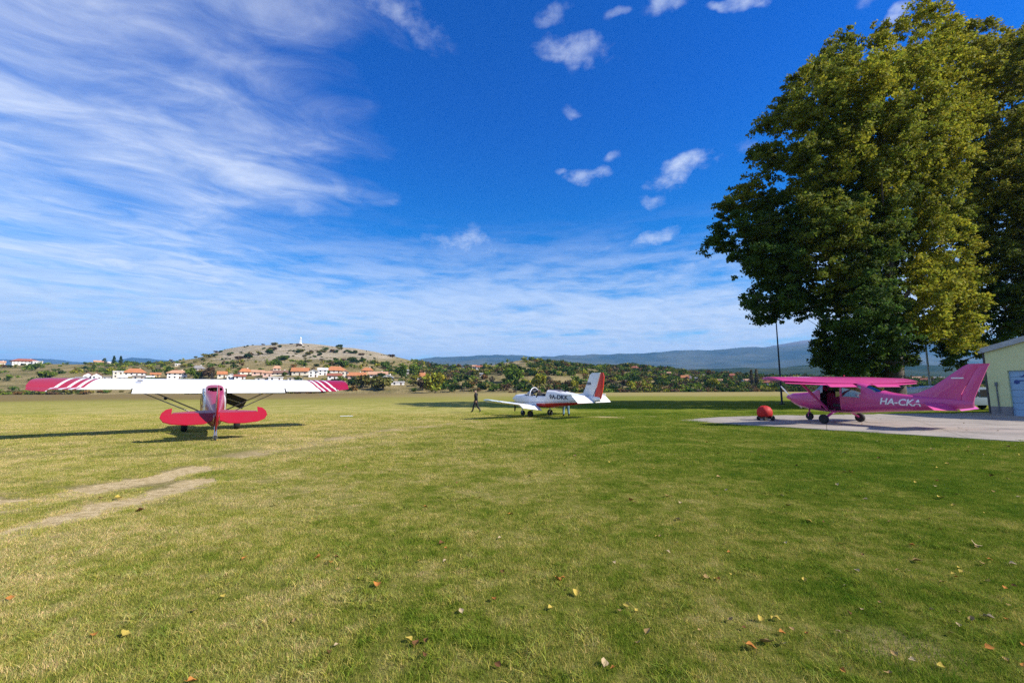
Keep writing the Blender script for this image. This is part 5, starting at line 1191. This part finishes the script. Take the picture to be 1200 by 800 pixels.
# ------------------------------------------------------------------ hangar, poles, car, trailer, covered cart, marker
def hangar():
    c = at(1162.5, 487.6, 28.6); c = Vector((c.x, c.y, 0)); dr = Vector((.27, -.963, 0)).normalized(); ang = math.atan2(dr.y, dr.x)
    r = empty('hangar', c, (0, 0, ang)); tag(r, 'pale yellow green hangar with a blue door and grey metal roof at the right edge', 'hangar')
    Wd, Dp, he, rise = 10.0, 14.0, 4.15, 1.35           # local x along the front, y = depth to the right of the photo
    Mg = mat('lime_render', (.60, .65, .34), .85, noise=.10, nscale=.8, bump=.1, bscale=60); Mr = mat('sheet_metal', (.34, .37, .39), .45, metal=.5, noise=.15)
    Mp = mat('grey_plinth', (.24, .24, .24), .9, noise=.3, nscale=6); Mb = mat('blue_door_paint', (.25, .43, .61), .45, noise=.08, nscale=1); Mdb = mat('dark_blue_band', (.015, .05, .22), .5)
    x0, x1, dh = 1.0, 5.6, 2.83
    w = MB(); T = .25
    gz = lambda x: he+rise*(1-abs(x-Wd/2)/(Wd/2))
    # gable wall in pieces round the door
    def wall_piece(xa, xb, z0, yy0=0, yy1=T):
        xs = [xa]+([Wd/2] if xa < Wd/2 < xb else [])+[xb]; pts = [(xa, z0)]+[(xb, z0)]+[(x, gz(x)) for x in reversed(xs)]; n = len(pts)
        w.add([(x, yy0, z) for x, z in pts]+[(x, yy1, z) for x, z in pts], [tuple(range(n)), tuple(range(2*n-1, n-1, -1))]+[(k, (k+1) % n, n+(k+1) % n, n+k) for k in range(n)])
    wall_piece(0, x0, .58); wall_piece(x0, x1, dh); wall_piece(x1, Wd, .58); wall_piece(0, Wd, .0, Dp-T, Dp)
    w.box((T/2, Dp/2, he/2), (T, Dp-2*T, he)); w.box((Wd-T/2, Dp/2, he/2), (T, Dp-2*T, he)); w.build('wall', Mg, r)
    MB().box((x0/2, .12, .29), (x0, .27, .578)).build('plinth', Mp, r); MB().box(((x1+Wd)/2, .12, .29), (Wd-x1, .27, .578)).build('plinth', Mp, r)
    ro = MB(); e = .12
    for s in (0, 1):
        xa = -e if s == 0 else Wd+e; za = he-e*rise/(Wd/2)+.12; v = []
        for y in (-.14, Dp+.3):
            for z in (0, .10): v += [(xa, y, za+z), (Wd/2, y, he+rise+.12+z)]
        ro.add(v, [(0, 1, 3, 2), (4, 6, 7, 5), (0, 4, 5, 1), (2, 3, 7, 6), (0, 2, 6, 4)])
    rf = ro.build('roof', Mr, r)
    f = MB()
    for s in (0, 1):
        xa = -e if s == 0 else Wd+e; za = he-e*rise/(Wd/2); v = [(xa, -.16, za-.10), (Wd/2, -.16, he+rise-.10), (Wd/2, -.16, he+rise+.24), (xa, -.16, za+.24)]
        f.add(v+[(a, b+.04, c_) for a, b, c_ in v], [(0, 1, 2, 3), (7, 6, 5, 4), (0, 4, 5, 1), (3, 2, 6, 7), (0, 3, 7, 4)])
    f.build('verge_trim', Mr, rf)
    MB().tube([(-.14, -.2, he-.05), (-.14, Dp, he-.05)], .09, 8).build('gutter', Mr, rf)
    MB().tube([(-.10, .12, he-.05), (-.10, .12, .1)], .075, 10).build('downpipe', mat('dark_pipe', (.05, .05, .055), .5), r, 40)
    MB().box((-.02, .3, he/2), (.10, .34, he)).build('corner_post', mat('grey_post', (.20, .22, .24), .6), r)
    d = MB(); n = 7
    for k in range(n): d.box(((x0+x1)/2, .16, dh*(k+.5)/n), (x1-x0, .06, dh/n-.012), bev=.006)
    do = d.build('door', Mb, r)
    s = MB(); s.box(((x0+x1)/2+.1, .118, 2.20), (x1-x0-.3, .012, .07)).box(((x0+x1)/2+.25, .118, 2.07), (x1-x0-.9, .012, .035))
    s.lathe([(0, 0), (.13, .004), (.13, .012), (0, .014)], (x0+.32, .108, 2.12), 'Y', 20); s.build('door_stripe', Mdb, do)
    # little bird-like airplane mark above the stripe
    b = MB(); bx, bz = x0+.62, 2.52
    b.add([(bx-.20, .116, bz-.02), (bx-.05, .116, bz-.05), (bx+.16, .116, bz+.15), (bx+.06, .116, bz+.02), (bx+.13, .116, bz-.10), (bx+.02, .116, bz-.07), (bx-.10, .116, bz-.13), (bx-.08, .116, bz-.03)], [(0, 7, 6, 5, 4, 3, 2, 1)])
    b.build('door_emblem', Mdb, do)
    MB().tube([(.42, -.04, .2), (.42, -.04, 1.9)], .035, 8).box((.42, -.04, 2.0), (.12, .08, .25), bev=.01).build('wall_pipe', mat('wall_conduit', (.12, .14, .15), .6), r, 50)
hangar()
def lamp_post(px, py, Y, toppy, col, label, rb, headed=True):
    b = at(px, py, Y); b.z = 0; h = at(px, toppy, Y).z
    r = empty('lamp_post', b); tag(r, label, 'lamp post')
    m = mat('post_paint_'+('dark' if col[0] < .1 else 'grey'), col, .5, metal=.3, noise=.2)
    MB().tube([(0, 0, -.2), (0, 0, h*.5), (0, 0, h)], [rb, rb*.75, rb*.5], 12).build('pole', m, r, 50)
    MB().box((0, 0, .06), (.42, .42, .12), bev=.02).build('base_plate', m, r)
    if headed: MB().box((.0, -.12, h+.04), (.22, .40, .10), bev=.03).build('lamp_head', m, r)
lamp_post(916.5, 473.5, 50, 371, (.03, .035, .05), 'tall slim dark lamp post left of the big tree', .11)
lamp_post(1091.5, 466, 52, 345, (.34, .36, .38), 'pale grey pole standing between the two big trees', .13)
def van():
    p = at(1140, 478, 36.5); p.z = 0; r = empty('van', p, (0, 0, R(172))); tag(r, 'silver blue van with dark windows half hidden between the pink tail and the hangar', 'van')
    Mb = mat('silver_blue_paint', (.36, .45, .52), .35, metal=.2, coat=.5)
    def sec(x, zt, w, zw): return [(x, -w, .38), (x, w, .38), (x, w*1.0, .95), (x, w*.97, zw), (x, w*.86, zt-.04), (x, w*.7, zt), (x, -w*.7, zt), (x, -w*.86, zt-.04), (x, -w*.97, zw), (x, -w, .95)]
    MB().loft([sec(-2.2, 1.55, .84, 1.0), (sec(-2.1, 1.80, .88, 1.05)), sec(.4, 1.84, .9, 1.05), sec(.9, 1.72, .9, 1.02), sec(1.5, 1.14, .88, .99), sec(2.1, .98, .84, .92), sec(2.28, .78, .76, .74)]).build('body', Mb, r, 35)
    g = MB()
    for s in (1, -1):
        for xa, xb in ((-1.95, -1.0), (-.9, .05), (.15, 1.0)): g.add([(xa, s*.905, 1.08), (xb+(.28 if xb > .9 else 0), s*.905, 1.08), (xb, s*.86, 1.62), (xa, s*.86, 1.66)], [(0, 1, 2, 3)])
    g.add([(-2.225, -.72, 1.08), (-2.225, .72, 1.08), (-2.185, .66, 1.6), (-2.185, -.66, 1.6)], [(0, 1, 2, 3)]); g.add([(.97, -.7, 1.68), (.97, .7, 1.68), (1.50, .76, 1.17), (1.50, -.76, 1.17)], [(0, 1, 2, 3)])
    g.build('window', M_black, r)
    for x in (-1.35, 1.45):
        for s in (1, -1): wheel(r, (x, s*.82, .32), .32, .2)
    MB().box((-2.26, 0, .5), (.12, 1.6, .22), bev=.04).build('bumper', M_black, r)
    for s in (1, -1): MB().box((-2.2, s*.76, 1.0), (.06, .14, .4), bev=.02).build('tail_light', M_red, r)
    for s in (1, -1): MB().box((2.24, s*.6, .74), (.08, .26, .14), bev=.03).build('headlight', M_white, r)
van()
def glider_trailer():
    a = at(1052, 456, 47); b = at(1101, 454.5, 43); a.z = b.z = 0; r = empty('glider_trailer', (a+b)/2, (0, 0, math.atan2((b-a).y, (b-a).x))); tag(r, 'long white closed glider trailer parked behind the pink airplane tail', 'trailer')
    L = (b-a).length+.4
    def sec(x, zb, zt, w): return [(x, w*math.cos(t)*(.9 if math.sin(t) < 0 else 1), (zb+zt)/2+(zt-zb)/2*math.copysign(abs(math.sin(t))**.7, math.sin(t))) for t in np.linspace(0, 2*math.pi, 15)[:-1]]
    MB().loft([sec(-L/2, .9, 1.7, .25), sec(-L/2+.25, .7, 2.02, .5), sec(-L/2+.8, .6, 2.06, .62), sec(-L/2+1.1, .6, 1.86, .62), sec(0, .6, 1.90, .6), sec(.3, .6, 1.98, .6), sec(L/2-.2, .7, 2.02, .55), sec(L/2, .8, 1.8, .4)]).build('body', M_white, r, 40)
    MB().box((0, 0, .52), (L*.9, .5, .1)).tube([(-L/2, 0, .5), (-L/2-.9, 0, .45)], .05, 8).build('chassis', M_alu, r)
    for s in (1, -1): wheel(r, (.2, s*.72, .3), .3, .16)
glider_trailer()
def cart():
    p = ground(896.5, 492.6); p.z = .012; r = empty('cart', p, (0, 0, R(15))); r.scale = (.88,)*3; tag(r, 'small wheeled cart under a domed bright red cover on the apron', 'cart')
    Mc = mat('red_cover_fabric', (.44, .006, .006), .7, noise=.15, nscale=6, bump=.3, bscale=8)
    m = MB(); rings = []
    for z, q in ((.24, .37), (.32, .42), (.50, .445), (.66, .42), (.80, .33), (.88, .2), (.915, .06)):
        rings.append([(q*math.cos(a)*(1.0+.03*math.sin(5*a)), q*math.sin(a)*(1+.03*math.sin(5*a)), z+.015*math.sin(7*a)) for a in np.linspace(0, 2*math.pi, 29)[:-1]])
    m.loft(rings).build('cover', Mc, r, 60)
    MB().box((0, 0, .17), (.62, .52, .14), bev=.03).box((.1, 0, .30), (.4, .4, .2), bev=.04).build('frame', M_black, r)
    for x, y, q in ((-.22, -.28, .13), (-.22, .28, .13), (.30, -.30, .16), (.30, .30, .16)): wheel(r, (x, y, q), q, .09)
    MB().tube([(.35, 0, .2), (.55, -.1, .12), (.62, -.35, .04)], .02, 6).tube([(-.3, .15, .08), (-.52, .0, .03), (-.6, -.3, .02)], .02, 6).build('tow_bar', M_black, r)
cart()
def marker():
    p = ground(406, 488.6); r = MB().box((0, 0, .075), (.78, .14, .04), bev=.01).box((-.3, 0, .025), (.04, .10, .06)).box((.3, 0, .025), (.04, .10, .06)).build('field_marker', M_white)
    r.location = p; r.rotation_euler.z = R(8); tag(r, 'low white marker board lying on the grass between the red airplane and the walking man', 'marker')
marker()

# ------------------------------------------------------------------ fallen leaves
LC = {'orange': (.48, .20, .05), 'yellow': (.50, .38, .08), 'tan': (.38, .25, .10), 'brown': (.17, .08, .035), 'pale': (.50, .38, .22)}
ML = {k: mat(k+'_dry_leaf', v, .85, 0.0, .05, noise=.35, nscale=30) for k, v in LC.items()}
def leaf_mesh(seed, k):
    g = random.Random(seed); m = MB(); n = 7; out = [(.0, 0), (.30, .28), (.58, .50), (.72, .34), (.95, .05)]
    c1, c2, tw = g.uniform(.5, 1.1), g.uniform(-.3, .7), g.uniform(-.3, .3)
    vs = []
    for i in range(n):
        t = i/(n-1); w = np.interp(t, (0, .12, .35, .6, .85, 1), (.02, .34, .50, .38, .15, .01))
        for s in (-1, -.5, 0, .5, 1): vs.append(((t-.5)*1.1, s*w, c1*(s*w)**2*1.8+c2*(t-.5)**2+tw*s*w*(t-.5)))
    fs = [(i*5+j, i*5+j+1, (i+1)*5+j+1, (i+1)*5+j) for i in range(n-1) for j in range(4)]
    m.add(vs, fs)
    m.tube([(-.55, 0, c2*.25), (-.9, .05, c2*.4+.08)], .02, 5)
    o = m.build('fallen_leaf', ML[k], None, 60); return o
LV = {k: [leaf_mesh(i*5+len(k), k) for i in range(2)] for k in LC}; LU = set()
def put_leaf(k, px, py, size, label, group=None, v=None):
    g = random.Random(int(px*31+py*7)); i = g.randrange(2) if v is None else v; o = LV[k][i]
    if (k, i) in LU: o = o.copy(); COL.objects.link(o)
    LU.add((k, i)); p = ground(px, py); on = bool(apron_in(np.array([[p.x, p.y]]))[0])
    o.location = p+Vector((0, 0,   .020 if on else .022+float(ground_z(np.array([[p.x, p.y]]))[0]))); o.scale = (size*.72,)*3; o.rotation_euler = (g.uniform(-.5, .5), g.uniform(-.5, .3), g.uniform(0, 6.28)); tag(o, label, 'leaf', group or 'fallen leaves on the grass')
for a in [('orange', 441, 690, .10, 'large orange leaf lying alone on the grass left of the photo centre bottom'), ('yellow', 147, 742, .095, 'long yellowish leaf on the grass at the lower left'),
          ('yellow', 478.5, 753, .07, 'yellow leaf of the small pile at the bottom centre left'), ('brown', 488, 758, .075, 'dark red brown leaf touching the yellow leaf of the small pile'), ('brown', 500, 756, .06, 'thin brown leaf at the right end of the small pile'),
          ('orange', 372, 655, .085, 'deep orange leaf left of two brownish leaves above the large orange leaf'), ('orange', 386, 661, .07, 'dull orange leaf right of the deep orange one'), ('brown', 395, 655, .07, 'grey brown leaf rightmost of three above the large orange leaf'),
          ('orange', 599, 605, .10, 'orange leaf on the grass right in the middle of the photo'), ('tan', 227, 715, .075, 'tan leaf on the grass in the lower left half'), ('yellow', 645, 717, .07, 'small yellow leaf on the grass below the photo centre'),
          ('orange', 653, 683, .09, 'orange leaf just above the small yellow leaf below the photo centre'), ('yellow', 675, 700, .09, 'yellow leaf right of the small yellow and orange leaves'), ('orange', 881, 761, .09, 'orange leaf at the left end of a twig near the bottom right'),
          ('tan', 900, 756, .12, 'tan curled twig like leaf right of the orange leaf at the bottom right'), ('pale', 708, 781, .075, 'pale leaf near the bottom edge right of the middle'), ('pale', 917, 757, .07, 'pale leaf right of the tan curled leaf at the bottom right'),
          ('yellow', 1103, 587, .14, 'bright yellow leaf on the green grass below the hangar'), ('pale', 1144, 640, .14, 'large pale leaf on the grass at the right below the hangar'), ('pale', 1160, 725, .10, 'pale leaf on the grass near the right lower edge'),
          ('yellow', 947, 612, .12, 'yellow leaf on the greenest grass right of the middle'), ('brown', 583, 786, .06, 'dark brown leaf by the bottom edge in the middle'), ('tan', 345, 728, .05, 'small tan leaf left of the small pile'),
          ('pale', 540, 720, .06, 'small pale leaf above and right of the small pile'), ('pale', 794, 610, .10, 'white looking leaf on the grass right of the photo centre'), ('orange', 12, 701, .08, 'reddish leaf on the grass at the left edge'),
          ('brown', 518, 640, .09, 'dark curled leaf on the grass just left of the middle'), ('tan', 1076, 657, .12, 'long tan leaf on the grass in the right part'), ('orange', 1068, 640, .08, 'orange leaf above the long tan leaf'),
          ('yellow', 137, 585, .14, 'yellow leaf between the two bare wheel tracks'), ('brown', 163, 600, .14, 'brown leaf on the lower bare wheel track'), ('orange', 225, 800.5, .07, 'orange leaf cut by the bottom edge left of the middle')]:
    put_leaf(*a)
g = random.Random(77)
for i in range(190):
    px = 1200*g.random()**.5; py = 503+290*g.random()**1.35
    if px > 800 and py < 520: py += 14
    k = g.choice(('orange', 'yellow', 'tan', 'tan', 'brown', 'pale', 'yellow'))
    q = ground(px, py)
    put_leaf(k, px, py, g.uniform(.035, .07) if py > 600 else g.uniform(.06, .12), 'small faded leaf lying flat and half sunk in the short grass', 'small faded leaves scattered over the grass')
for i, (px, py) in enumerate(((975, 498), (1050, 503), (890, 495.5), (1130, 496), (1010, 497), (1170, 505), (955, 494))):
    put_leaf(g.choice(('yellow', 'tan')), px, py, .10, 'dry leaf blown onto the concrete apron', 'dry leaves on the concrete apron')

# ------------------------------------------------------------------ air
def haze():
    m = bpy.data.materials.new('haze_air'); m.use_nodes = True; nt = m.node_tree; nt.nodes.clear(); T = NT(nt); o = T.n('OutputMaterial')
    v = T.n('VolumePrincipled', i={'Color': (.16, .50, 1.0, 1), 'Density': HAZE, 'Anisotropy': .0}); nt.links.new(v.outputs[0], o.inputs['Volume'])
    b = MB().box((0, 0, 0), (56000, 56000, 1130)).build('haze', m); b.location.z = 562; tag(b, 'thin blue haze of the valley air in front of the far mountains', 'haze', kind='stuff')
HAZE = 6.5e-5
haze()
